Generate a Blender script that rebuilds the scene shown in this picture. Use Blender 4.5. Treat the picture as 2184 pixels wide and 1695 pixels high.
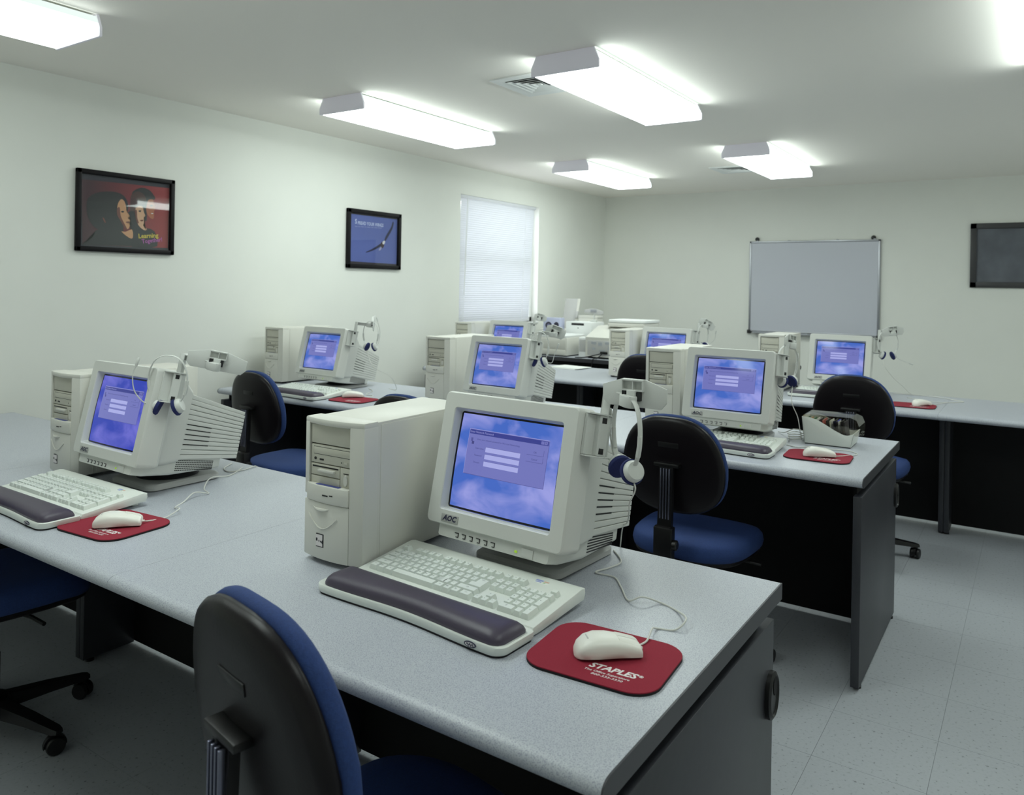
import bpy, bmesh, math, random
from mathutils import Vector, Matrix
R = math.radians
random.seed(7)
S = bpy.context.scene
for o in list(bpy.data.objects):
    bpy.data.objects.remove(o)
COL = S.collection

# ------------------------------------------------------------------ camera
cam = bpy.data.cameras.new('camera')
camo = bpy.data.objects.new('camera', cam)
COL.objects.link(camo)
YAW, ROLL = .593220, .01718498
Fv = Vector((-math.sin(YAW), math.cos(YAW), 0))
Rv = Vector((math.cos(YAW), math.sin(YAW), 0))
Uv = Vector((0, 0, 1))
R2 = Rv * math.cos(ROLL) + Uv * math.sin(ROLL)
U2 = R2.cross(Fv)
m = Matrix((R2, U2, -Fv)).transposed().to_4x4()
m.translation = (0, 0, 1.38)
camo.matrix_world = m
cam.sensor_fit = 'HORIZONTAL'
cam.sensor_width = 36
cam.lens = 1661.93 * 36 / 2184
cam.shift_x = -(1096 - 1092) / 2184
cam.shift_y = -(847.5 - 610.75) / 2184
cam.clip_start = .02
cam.dof.use_dof = True
cam.dof.focus_distance = 1.9
cam.dof.aperture_fstop = 7.0
S.camera = camo

# ------------------------------------------------------------------ world, exposure
W = bpy.data.worlds.new('daylight')
S.world = W
W.use_nodes = True
W.node_tree.nodes['Background'].inputs[0].default_value = (.93, .95, 1, 1)
W.node_tree.nodes['Background'].inputs[1].default_value = 4.2
S.view_settings.view_transform = 'Standard'
S.view_settings.look = 'None'
S.view_settings.gamma = 1
S.view_settings.use_curve_mapping = False
S.view_settings.exposure = 0
LAMP = 10.5          # radiance of the fluorescent lenses
try:
    S.cycles.use_denoising = True
    S.cycles.max_bounces = 10
    S.cycles.diffuse_bounces = 6
    S.cycles.sample_clamp_indirect = 8
except Exception:
    pass

# ------------------------------------------------------------------ materials
def lin(c):
    return tuple((x / 255 / 12.92 if x / 255 <= .04045 else ((x / 255 + .055) / 1.055) ** 2.4) for x in c)

MATS = {}
def mat(name, rgb=(200, 200, 200), rough=.5, metal=0, emit=None, estr=1, spec=.5, coat=0, noise=None, bump=None):
    """noise=(scale, amount, detail): value variation; bump=(scale, strength)"""
    if name in MATS:
        return MATS[name]
    mm = bpy.data.materials.new(name)
    mm.use_nodes = True
    nt = mm.node_tree
    b = nt.nodes['Principled BSDF']
    c = lin(rgb)
    b.inputs['Base Color'].default_value = (*c, 1)
    b.inputs['Roughness'].default_value = rough
    b.inputs['Metallic'].default_value = metal
    b.inputs['Specular IOR Level'].default_value = spec
    b.inputs['Coat Weight'].default_value = coat
    if emit:
        b.inputs['Emission Color'].default_value = (*lin(emit), 1)
        b.inputs['Emission Strength'].default_value = estr
    if noise or bump:
        tc = nt.nodes.new('ShaderNodeTexCoord')
    if noise:
        n = nt.nodes.new('ShaderNodeTexNoise')
        n.inputs['Scale'].default_value = noise[0]
        n.inputs['Detail'].default_value = noise[2] if len(noise) > 2 else 3
        nt.links.new(tc.outputs['Object'], n.inputs['Vector'])
        r = nt.nodes.new('ShaderNodeMapRange')
        r.inputs[1].default_value = .3
        r.inputs[2].default_value = .7
        r.inputs[3].default_value = 1 - noise[1]
        r.inputs[4].default_value = 1 + noise[1]
        nt.links.new(n.outputs['Fac'], r.inputs[0])
        mx = nt.nodes.new('ShaderNodeMix')
        mx.data_type = 'RGBA'
        mx.blend_type = 'MULTIPLY'
        mx.inputs[0].default_value = 1
        mx.inputs[6].default_value = (*c, 1)
        nt.links.new(r.outputs[0], mx.inputs[7])
        nt.links.new(mx.outputs[2], b.inputs['Base Color'])
    if bump:
        n2 = nt.nodes.new('ShaderNodeTexNoise')
        n2.inputs['Scale'].default_value = bump[0]
        n2.inputs['Detail'].default_value = 4
        nt.links.new(tc.outputs['Object'], n2.inputs['Vector'])
        bp = nt.nodes.new('ShaderNodeBump')
        bp.inputs['Strength'].default_value = bump[1]
        bp.inputs['Distance'].default_value = .002
        nt.links.new(n2.outputs['Fac'], bp.inputs['Height'])
        nt.links.new(bp.outputs[0], b.inputs['Normal'])
    MATS[name] = mm
    return mm

WALL = mat('painted_wall', (230, 231, 225), .75, noise=(2.5, .015), bump=(220, .08), spec=.3)
CEIL = mat('painted_ceiling', (247, 243, 236), .85, bump=(160, .12), spec=.2)
WHITE = mat('white_paint', (232, 234, 232), .5)
CAPMAT = mat('lamp_end_cap_plastic', (236, 234, 242), .45, emit=(236, 230, 255), estr=.07)  # faint emission added to the plastic, standing in for tube light passing through
HOUS = mat('lamp_housing_steel', (215, 222, 218), .45)
CASE = mat('warm_white_plastic', (214, 213, 205), .42, noise=(6, .012))
CASE2 = mat('bay_beige_plastic', (200, 198, 184), .45)
MONP = mat('monitor_plastic', (210, 211, 206), .42, noise=(5, .012))
MOUSEM = mat('mouse_plastic', (233, 232, 224), .38)
KEYB = mat('keyboard_plastic', (222, 226, 220), .45)
KEYC = mat('keycap_plastic', (224, 229, 223), .5)
INK = mat('key_legend_ink', (70, 76, 84), .6)
GREYP = mat('grey_plastic', (188, 188, 186), .45)
HOLD = mat('holder_plastic', (206, 208, 204), .42)
LGREY = mat('light_cable', (214, 214, 208), .5)
DARKP = mat('dark_plastic', (26, 26, 28), .4)
BLACK = mat('black_plastic', (10, 9, 11), .42)
CHAIRB = mat('chair_black_plastic', (17, 13, 17), .36, bump=(260, .08), spec=.26)
CHROME = mat('polished_bar', (120, 122, 140), .25, metal=.8)
NAVY = mat('blue_upholstery', (33, 58, 112), .85, noise=(240, .12), bump=(600, .35))
FOAM = mat('navy_foam', (34, 42, 92), .95, bump=(500, .5))
PANEL = mat('charcoal_laminate', (48, 49, 55), .42, noise=(60, .08, 6))
EDGE = mat('charcoal_edge_band', (58, 58, 63), .45)
MODP = mat('black_modesty_panel', (11, 10, 12), .7, spec=.3)
RED = mat('red_cloth', (139, 22, 46), .9, noise=(400, .05), bump=(700, .25))
RUBBER = mat('black_rubber', (14, 12, 16), .8)
GEL = mat('aubergine_vinyl', (66, 58, 74), .42, bump=(500, .06))
PRINTW = mat('white_print', (228, 222, 222), .7)
SILVER = mat('silver_badge', (176, 176, 172), .35, metal=.3)
NAVYINK = mat('navy_badge_ink', (36, 38, 66), .5)
STEEL = mat('aluminium', (170, 172, 178), .35, metal=.7)
BOARD = mat('whiteboard_enamel', (196, 198, 208), .22, coat=.2)
PAPER = mat('white_paper', (236, 238, 234), .7)
BLIND = mat('blind_slat', (233, 233, 234), .5)
FRAMEB = mat('black_frame_wood', (14, 11, 15), .5, spec=.2)
BLUEST = mat('blue_sticker', (58, 70, 140), .4)
GREENLED = mat('green_led', (120, 150, 40), .3, emit=(150, 190, 40), estr=.6)
LAV = mat('lavender_card', (186, 190, 214), .5)
BRASS = mat('dull_steel', (120, 116, 108), .35, metal=.8)

# translucent blind: daylight glows through it
_b = BLIND.node_tree
_t = _b.nodes.new('ShaderNodeBsdfTranslucent')
_t.inputs[0].default_value = (.85, .88, .92, 1)
_mx = _b.nodes.new('ShaderNodeMixShader')
_mx.inputs[0].default_value = .35
_b.links.new(_b.nodes['Principled BSDF'].outputs[0], _mx.inputs[1])
_b.links.new(_t.outputs[0], _mx.inputs[2])
_b.links.new(_mx.outputs[0], _b.nodes['Material Output'].inputs[0])

def emission(name, rgb, strength):
    mm = bpy.data.materials.new(name)
    mm.use_nodes = True
    nt = mm.node_tree
    nt.nodes.remove(nt.nodes['Principled BSDF'])
    e = nt.nodes.new('ShaderNodeEmission')
    e.inputs[0].default_value = (*rgb, 1)
    e.inputs[1].default_value = strength
    nt.links.new(e.outputs[0], nt.nodes['Material Output'].inputs[0])
    return mm
LENS = emission('lit_acrylic_lens', (.89, 1.0, .955), LAMP)
LENS2 = emission('lit_acrylic_lens_shoulder', (.80, 1.0, .92), 1.7)

# output of the two front fixtures is turned down to set light levels there
LENSD = emission('dim_acrylic_lens', (.90, 1.0, .95), LAMP * .58)
LENSE = emission('dimmest_acrylic_lens', (.90, 1.0, .96), LAMP * .40)
LENSD2 = emission('dim_acrylic_lens_shoulder', (.88, 1.0, .95), 1.0)

def glassy(name, tint, ior=1.45, rough=.02, boost=1.0):
    mm = bpy.data.materials.new(name)
    mm.use_nodes = True
    nt = mm.node_tree
    nt.nodes.remove(nt.nodes['Principled BSDF'])
    t = nt.nodes.new('ShaderNodeBsdfTransparent')
    t.inputs[0].default_value = (*tint, 1)
    g = nt.nodes.new('ShaderNodeBsdfGlossy')
    g.inputs['Roughness'].default_value = rough
    ge = nt.nodes.new('ShaderNodeNewGeometry')
    dt = nt.nodes.new('ShaderNodeVectorMath')
    dt.operation = 'DOT_PRODUCT'
    nt.links.new(ge.outputs['Normal'], dt.inputs[0])
    nt.links.new(ge.outputs['Incoming'], dt.inputs[1])
    ab = nt.nodes.new('ShaderNodeMath')
    ab.operation = 'ABSOLUTE'
    nt.links.new(dt.outputs['Value'], ab.inputs[0])
    om = nt.nodes.new('ShaderNodeMath')
    om.operation = 'SUBTRACT'
    om.inputs[0].default_value = 1
    nt.links.new(ab.outputs[0], om.inputs[1])
    p5 = nt.nodes.new('ShaderNodeMath')
    p5.operation = 'POWER'
    p5.inputs[1].default_value = 5
    nt.links.new(om.outputs[0], p5.inputs[0])
    fr = nt.nodes.new('ShaderNodeMath')
    fr.operation = 'MULTIPLY_ADD'
    f0 = ((ior - 1) / (ior + 1)) ** 2
    fr.inputs[1].default_value = 1 - f0
    fr.inputs[2].default_value = f0
    nt.links.new(p5.outputs[0], fr.inputs[0])
    mu = nt.nodes.new('ShaderNodeMath')
    mu.operation = 'MULTIPLY'
    mu.inputs[1].default_value = boost
    mu.use_clamp = True
    mx = nt.nodes.new('ShaderNodeMixShader')
    nt.links.new(fr.outputs[0], mu.inputs[0])
    nt.links.new(mu.outputs[0], mx.inputs[0])
    nt.links.new(t.outputs[0], mx.inputs[1])
    nt.links.new(g.outputs[0], mx.inputs[2])
    nt.links.new(mx.outputs[0], nt.nodes['Material Output'].inputs[0])
    return mm
PANE = glassy('clear_glass', (.97, .98, .98))
LID = glassy('smoky_clear_lid', (.86, .85, .82), 1.5, .03, .9)

def speckled(name, base, dark, scale, thr, rough, soft=.06, light=None):
    """laminate / vinyl: base colour with fine specks"""
    mm = mat(name, base, rough)
    nt = mm.node_tree
    b = nt.nodes['Principled BSDF']
    tc = nt.nodes.new('ShaderNodeTexCoord')
    n = nt.nodes.new('ShaderNodeTexNoise')
    n.inputs['Scale'].default_value = scale
    n.inputs['Detail'].default_value = 2
    nt.links.new(tc.outputs['Object'], n.inputs['Vector'])
    cr = nt.nodes.new('ShaderNodeValToRGB')
    cr.color_ramp.elements[0].position = thr - soft
    cr.color_ramp.elements[0].color = (*lin(dark), 1)
    cr.color_ramp.elements[1].position = thr + soft
    cr.color_ramp.elements[1].color = (*lin(base), 1)
    if light:
        e = cr.color_ramp.elements.new(min(.98, thr + soft + .16))
        e.color = (*lin(light), 1)
    nt.links.new(n.outputs['Fac'], cr.inputs[0])
    nt.links.new(cr.outputs[0], b.inputs['Base Color'])
    return mm
TOP = speckled('grey_speckled_laminate', (178, 182, 190), (148, 150, 166), 520, .42, .38, .05, (186, 190, 196))
TILE = speckled('grey_vinyl_tile', (168, 172, 178), (118, 120, 124), 95, .31, .42, .05, (172, 176, 182))

# ------------------------------------------------------------------ mesh helpers
class M:
    """collects geometry for ONE mesh object"""
    def __init__(s):
        s.v, s.f, s.mi, s.ms = [], [], [], []
    def slot(s, m_):
        if m_ not in s.ms:
            s.ms.append(m_)
        return s.ms.index(m_)
    def add(s, vs, fs, m_, mx=None):
        o = len(s.v)
        k = s.slot(m_)
        s.v += [tuple(mx @ Vector(p)) for p in vs] if mx else [tuple(p) for p in vs]
        s.f += [tuple(i + o for i in f) for f in fs]
        s.mi += [k] * len(fs)
        return s
    def bmadd(s, bm, m_, mx=None):
        bm.verts.index_update()
        s.add([v.co.copy() for v in bm.verts], [[v.index for v in f.verts] for f in bm.faces], m_, mx)
        bm.free()
        return s
    def box(s, lo, hi, m_, bev=0, seg=2, mx=None):
        bm = bmesh.new()
        c = [(a + b) / 2 for a, b in zip(lo, hi)]
        d = [abs(b - a) for a, b in zip(lo, hi)]
        bmesh.ops.create_cube(bm, size=1, matrix=Matrix.Translation(c) @ Matrix.Diagonal((*d, 1)))
        if bev:
            bmesh.ops.bevel(bm, geom=bm.edges[:], offset=min(bev, min(d) * .49), segments=seg, profile=.5, affect='EDGES')
        return s.bmadd(bm, m_, mx)
    def prism(s, pts, a, b, axis, m_, bev=0, seg=2, mx=None):
        """outline pts (2D) extruded from a to b along axis; 2D coords are the other two axes in order"""
        def P(p, t):
            return {'x': (t, p[0], p[1]), 'y': (p[0], t, p[1]), 'z': (p[0], p[1], t)}[axis]
        bm = bmesh.new()
        va = [bm.verts.new(P(p, a)) for p in pts]
        vb = [bm.verts.new(P(p, b)) for p in pts]
        n = len(pts)
        fa, fb = bm.faces.new(va), bm.faces.new(vb[::-1])
        for i in range(n):
            bm.faces.new((va[i], va[(i + 1) % n], vb[(i + 1) % n], vb[i]))
        bmesh.ops.recalc_face_normals(bm, faces=bm.faces[:])
        if bev:
            es = list({e for f in (fa, fb) for e in f.edges})
            bmesh.ops.bevel(bm, geom=es, offset=bev, segments=seg, profile=.5, affect='EDGES')
        return s.bmadd(bm, m_, mx)
    def loft(s, loops, m_, caps=(True, True), mx=None):
        n = len(loops[0])
        vs = [p for l in loops for p in l]
        fs = []
        for k in range(len(loops) - 1):
            for i in range(n):
                j = (i + 1) % n
                fs.append((k * n + i, k * n + j, (k + 1) * n + j, (k + 1) * n + i))
        if caps[0]:
            fs.append(tuple(range(n))[::-1])
        if caps[1]:
            fs.append(tuple((len(loops) - 1) * n + i for i in range(n)))
        return s.add(vs, fs, m_, mx)
    def tube(s, pts, r, m_, n=8, smooth=0, caps=True, flat=None, mx=None):
        pts = [Vector(p) for p in pts]
        if smooth:
            pts = spline(pts, smooth)
        loops = []
        up = Vector((0, 0, 1))
        prev = None
        for i, p in enumerate(pts):
            d = (pts[min(i + 1, len(pts) - 1)] - pts[max(i - 1, 0)])
            d = d.normalized() if d.length > 1e-9 else Vector((0, 0, 1))
            if prev is None:
                a = d.cross(up)
                if a.length < .05:
                    a = d.cross(Vector((1, 0, 0)))
            else:
                a = prev - d * prev.dot(d)
            a.normalize()
            prev = a.copy()
            b = d.cross(a)
            rr = r[i * (len(r) - 1) // max(1, len(pts) - 1)] if isinstance(r, (list, tuple)) else r
            ra, rb = (rr, rr) if flat is None else flat
            loops.append([p + a * math.cos(2 * math.pi * k / n) * ra + b * math.sin(2 * math.pi * k / n) * rb for k in range(n)])
        return s.loft(loops, m_, (caps, caps), mx)
    def lathe(s, prof, m_, n=24, mx=None):
        loops = [[(r * math.cos(2 * math.pi * k / n), r * math.sin(2 * math.pi * k / n), z) for k in range(n)] for r, z in prof]
        return s.loft(loops, m_, (True, True), mx)
    def text(s, body, size, m_, mx, align='CENTER', bold=0, shear=0, fn=None, xs=1, space=1):
        vs, fs = text_geo(body, align, bold, shear, space)
        vs = [Vector((p[0] * size * xs, p[1] * size, 0)) for p in vs]
        if fn:
            vs = [fn(p) for p in vs]
        return s.add(vs, fs, m_, mx)
    def mesh(s, name, sharp=32):
        me = bpy.data.meshes.new(name)
        me.from_pydata(s.v, [], s.f)
        for x in s.ms:
            me.materials.append(x)
        me.polygons.foreach_set('material_index', s.mi)
        me.polygons.foreach_set('use_smooth', [True] * len(s.f))
        me.set_sharp_from_angle(angle=R(sharp))
        me.update()
        return me
    def obj(s, name, parent=None, loc=None, rot=None, sharp=32):
        return link(name, s.mesh(name, sharp), parent, loc, rot)

def link(name, me, parent=None, loc=None, rot=None):
    o = bpy.data.objects.new(name, me)
    COL.objects.link(o)
    if parent:
        o.parent = parent
    if loc:
        o.location = loc
    if rot:
        o.rotation_euler = rot
    return o

def spline(pts, k):
    out = []
    for i in range(len(pts) - 1):
        p0, p1, p2, p3 = pts[max(i - 1, 0)], pts[i], pts[i + 1], pts[min(i + 2, len(pts) - 1)]
        for j in range(k):
            t = j / k
            out.append(.5 * ((2 * p1) + (p2 - p0) * t + (2 * p0 - 5 * p1 + 4 * p2 - p3) * t * t + (3 * p1 - p0 - 3 * p2 + p3) * t ** 3))
    return out + [pts[-1]]

TXT = {}
def text_geo(body, align, bold, shear, space):
    key = (body, align, bold, shear, space)
    if key not in TXT:
        cu = bpy.data.curves.new('t', 'FONT')
        cu.body = body
        cu.align_x = align
        cu.align_y = 'CENTER'
        cu.offset = bold
        cu.shear = shear
        cu.space_character = space
        cu.resolution_u = 2
        ob = bpy.data.objects.new('t', cu)
        me = bpy.data.meshes.new_from_object(ob)
        TXT[key] = ([tuple(v.co) for v in me.vertices], [tuple(p.vertices) for p in me.polygons])
        bpy.data.objects.remove(ob)
        bpy.data.meshes.remove(me)
        bpy.data.curves.remove(cu)
    return TXT[key]

def rrect(w, h, r, n=5, cx=0, cy=0):
    pts = []
    for qx, qy, a0 in ((1, 1, 0), (-1, 1, 90), (-1, -1, 180), (1, -1, 270)):
        for k in range(n + 1):
            a = R(a0 + 90 * k / n)
            pts.append((cx + qx * (w / 2 - r) + r * math.cos(a), cy + qy * (h / 2 - r) + r * math.sin(a)))
    return pts

def sell(w, h, n=3.0, k=44, fn=None):
    """superellipse outline"""
    pts = []
    for i in range(k):
        a = 2 * math.pi * i / k
        c, s_ = math.cos(a), math.sin(a)
        x = w / 2 * math.copysign(abs(c) ** (2 / n), c)
        y = h / 2 * math.copysign(abs(s_) ** (2 / n), s_)
        pts.append(fn(x, y) if fn else (x, y))
    return pts

def thing(name, label, cat, loc=(0, 0, 0), rz=0, group=None):
    o = bpy.data.objects.new(name, None)
    o.empty_display_size = .05
    COL.objects.link(o)
    o.location = loc
    o.rotation_euler = (0, 0, rz)
    return tag(o, label, cat, group)

def tag(o, label, cat, group=None):
    o['label'] = label
    o['category'] = cat
    if group:
        o['group'] = group
    return o

def struct(o):
    o['kind'] = 'structure'
    return o

def copy_tree(o, parent=None):
    c = o.copy()
    COL.objects.link(c)
    c.parent = parent
    for ch in list(o.children):
        copy_tree(ch, c)
    return c

# ------------------------------------------------------------------ room
XL, XR, YB, YF, ZC = -4.25, 2.2, 8.2, -.92, 2.44
WY0, WY1, WZ0, WZ1 = 5.44, 6.74, 1.03, 2.19
w = M()
w.box((XL - .16, YF - .15, -.1), (XL, WY0, ZC + .1), WALL)
w.box((XL - .16, WY1, -.1), (XL, YB + .15, ZC + .1), WALL)
w.box((XL - .16, WY0, -.1), (XL, WY1, WZ0), WALL)
w.box((XL - .16, WY0, WZ1), (XL, WY1, ZC + .1), WALL)
struct(w.obj('wall_left'))
struct(M().box((XL - .16, YB, -.1), (XR + .15, YB + .15, ZC + .1), WALL).obj('wall_back'))
struct(M().box((XR, YF - .15, -.1), (XR + .15, YB, ZC + .1), WALL).obj('wall_right'))
struct(M().box((XL, YF - .15, -.1), (XR, YF, ZC + .1), WALL).obj('wall_front'))
struct(M().box((XL - .16, YF - .15, ZC), (XR + .15, YB + .15, ZC + .12), CEIL).obj('ceiling'))
GROUT = mat('dark_tile_joint', (124, 127, 132), .8)
floor = struct(M().box((XL, YF, -.1), (XR, YB, -.0016), GROUT).obj('floor'))
TS = .3048
tm = M().box((.0005, .0005, -.0016), (TS - .0005, TS - .0005, 0), TILE).mesh('tile')
cand = []
nx, ny = math.ceil((XR - XL) / TS), math.ceil((YB - YF) / TS)
for i in range(nx):
    for j in range(ny):
        cand.append((XR - (i + 1) * TS, YF + j * TS))
cand.sort(key=lambda p: (abs(p[0] + .15) * 1.3 + abs(p[1] - 2.8) * .6))
rest = M()
for k, (x, y) in enumerate(cand):
    if x < XL - .02 or y + TS > YB + .02:
        rest.box((max(x, XL) + .0005, y + .0005, -.0016), (x + TS - .0005, min(y + TS, YB) - .0005, 0), TILE)
    elif k < 280:
        t = link('tile', tm, floor, (x, y, 0))
    else:
        rest.box((x + .0005, y + .0005, -.0016), (x + TS - .0005, y + TS - .0005, 0), TILE)
ro = rest.obj('tiles', floor)
ro['kind'] = 'stuff'

# window, glass and blind ------------------------------------------------
wf = M()
for a, b in (((XL - .12, WY0, WZ0), (XL - .07, WY0 + .045, WZ1)), ((XL - .12, WY1 - .045, WZ0), (XL - .07, WY1, WZ1)),
             ((XL - .12, WY0, WZ0), (XL - .07, WY1, WZ0 + .045)), ((XL - .12, WY0, WZ1 - .045), (XL - .07, WY1, WZ1)),
             ((XL - .118, WY0, 1.59), (XL - .072, WY1, 1.63))):
    wf.box(a, b, WHITE, .004)
win = struct(wf.obj('window_1'))
M().box((XL - .098, WY0 + .04, WZ0 + .04), (XL - .094, WY1 - .04, WZ1 - .04), PANE).obj('window_pane', win)
struct(M().box((XL - .155, WY0 - .0, WZ0 - .02), (XL + .015, WY1 + .0, WZ0), WHITE, .004).obj('trim_1'))
bl = thing('window_blind', 'closed white mini blind covering the window on the left wall', 'blind', (XL - .02, 0, 0))
BY0, BY1 = WY0 + .01, 6.655
M().box((-.018, BY0, WZ1 - .032), (.018, BY1 + .03, WZ1 - .002), BLIND, .003).obj('headrail', bl)
NS = 56
sl = []
for k in range(5):
    a = R(-68 + 34 * k)
    sl.append((.004 * math.cos(a), (k - 2) * .0056))
prof = [(.003 - .003 * (t / 2) ** 2, t * .0062) for t in (-2, -1, 0, 1, 2)]
vs, fs = [], []
for y in (BY0, BY1):
    for px_, pz_ in prof:
        vs.append((px_ + pz_ * .42, y, pz_))
    for px_, pz_ in prof[::-1]:
        vs.append((px_ + pz_ * .42 - .0006, y, pz_))
n_ = 10
for i in range(n_):
    fs.append((i, (i + 1) % n_, n_ + (i + 1) % n_, n_ + i))
fs += [tuple(range(n_))[::-1], tuple(range(n_, 2 * n_))]
slm = M().add(vs, fs, BLIND).mesh('slat')
for k in range(NS):
    t = k / (NS - 1)
    link('slat', slm, bl, (0, .02 - .075 * t, WZ1 - .045 - t * 1.075))
M().box((-.012, BY0 - .055, WZ0 + .005), (.012, BY1 - .055, WZ0 + .022), BLIND, .003).obj('bottom_rail', bl)
M().tube([(.02, BY0 + .09, WZ1 - .03), (.02, BY0 + .06, 1.3)], .004, WHITE).obj('tilt_wand', bl)
M().tube([(.012, BY0 + .12, WZ1 - .03), (.012, BY0 + .06, WZ0 + .01)], .0015, WHITE).obj('ladder_cord', bl)
M().tube([(.012, BY1 - .14, WZ1 - .03), (.012, BY1 - .2, WZ0 + .01)], .0015, WHITE).obj('ladder_cord', bl)

# ------------------------------------------------------------------ ceiling lamps
def make_lamp():
    t = thing('ceiling_light', '', 'ceiling light', group='fluorescent ceiling lights')
    L = .625
    M().prism([(-.12, 2.4385), (.12, 2.4385), (.12, 2.431), (.146, 2.431), (.146, 2.424), (-.146, 2.424), (-.146, 2.431), (-.12, 2.431)], -L + .01, L - .01, 'y', HOUS).obj('housing', t)
    a = M()
    lo, mid, hi = 2.350, 2.400, 2.430
    prof = [(-.166, lo), (.166, lo), (.170, lo + .004), (.1665, mid), (.151, hi), (-.151, hi), (-.1665, mid), (-.170, lo + .004)]
    n = len(prof)
    vs = [(x, -L + .004, z) for x, z in prof] + [(x, L - .004, z) for x, z in prof]
    strong = [(0, 1, n + 1, n), (1, 2, n + 2, n + 1), (2, 3, n + 3, n + 2), (6, 7, n + 7, n + 6), (7, 0, n, n + 7)]
    soft = [(3, 4, n + 4, n + 3), (5, 6, n + 6, n + 5)]
    a.add(vs, strong, LENS)
    a.add(vs, soft, LENS2)
    a.obj('diffuser', t)
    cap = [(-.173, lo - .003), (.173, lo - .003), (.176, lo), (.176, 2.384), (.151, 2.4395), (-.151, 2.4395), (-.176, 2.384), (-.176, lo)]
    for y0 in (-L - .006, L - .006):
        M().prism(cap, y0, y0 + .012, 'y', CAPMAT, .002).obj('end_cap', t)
    return t
lamp0 = make_lamp()
LP = [(-3.28, 3.72, 'nearer of the two lit fluorescent lights above the left wall posters'),
      (-1.785, 3.65, 'largest fluorescent light in view, next to the square ceiling vent'),
      (-3.27, 6.29, 'small fluorescent light in the far left corner, above the window blind'),
      (-1.775, 6.22, 'fluorescent light hanging above the whiteboard on the back wall'),
      (-3.29, 1.02, 'fluorescent light cut off by the top left corner, above the children poster'),
      (-1.785, 1.0, 'fluorescent light straight above the front desk row, above the frame'),
      (.12, 1.0, 'fluorescent light over the right side of the room, above the camera'),
      (.12, 3.65, 'fluorescent light at the right edge of the ceiling, half out of frame'),
      (1.35, 6.22, 'fluorescent light far along the right side of the ceiling, outside the picture')]
for i, (x, y, lab) in enumerate(LP):
    o = lamp0 if i == 0 else copy_tree(lamp0)
    o.location = (x, y, 0)
    o['label'] = lab
    if y < 2 and x != -1.785:
        for c in o.children:
            if x < -3 and c.name.startswith('diffuser'):
                c.data = c.data.copy()
                c.data.materials[0] = LENSE
                c.data.materials[1] = LENSD2
            elif c.name.startswith('diffuser'):
                c.data = c.data.copy()
                c.data.materials[0] = LENSD
                c.data.materials[1] = LENSD2

# ------------------------------------------------------------------ ceiling vents
def make_vent():
    t = thing('ceiling_vent', '', 'ceiling vent', group='ceiling vents')
    M().box((-.14, -.14, 2.4375), (.14, .14, 2.4395), DARKP).obj('duct_opening', t)
    a = M()
    def ring(o_, i_, z0, z1, mm_):
        l = lambda h_, z_: [(-h_, -h_, z_), (h_, -h_, z_), (h_, h_, z_), (-h_, h_, z_)]
        return [l(o_, z0), l(o_, z1), l(i_, z1 + .001), l(i_, z1 + .003)]
    M().loft(ring(.19, .135, 2.4395, 2.432, 0), WHITE, (False, False)).obj('rim', t, sharp=10)
    for o_ in (.128, .098, .068, .038):
        lp = lambda h_, z_: [(-h_, -h_, z_), (h_, -h_, z_), (h_, h_, z_), (-h_, h_, z_)]
        lo = [lp(o_, 2.430), lp(o_ - .004, 2.430), lp(o_ - .02, 2.4365), lp(o_ - .017, 2.4375)]
        M().loft(lo + [lo[0]], WHITE, (False, False)).obj('louver', t, sharp=10)
    M().box((-.012, -.012, 2.431), (.012, .012, 2.436), WHITE, .001).obj('hub', t)
    return t
v0 = make_vent()
v0.location = (-2.17, 3.43, 0)
v0['label'] = 'square white louvered air vent partly behind the large ceiling light'
v1 = copy_tree(v0)
v1.location = (-2.2, 6.72, 0)
v1['label'] = 'faint square air vent on the ceiling beside the light over the whiteboard'

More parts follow.
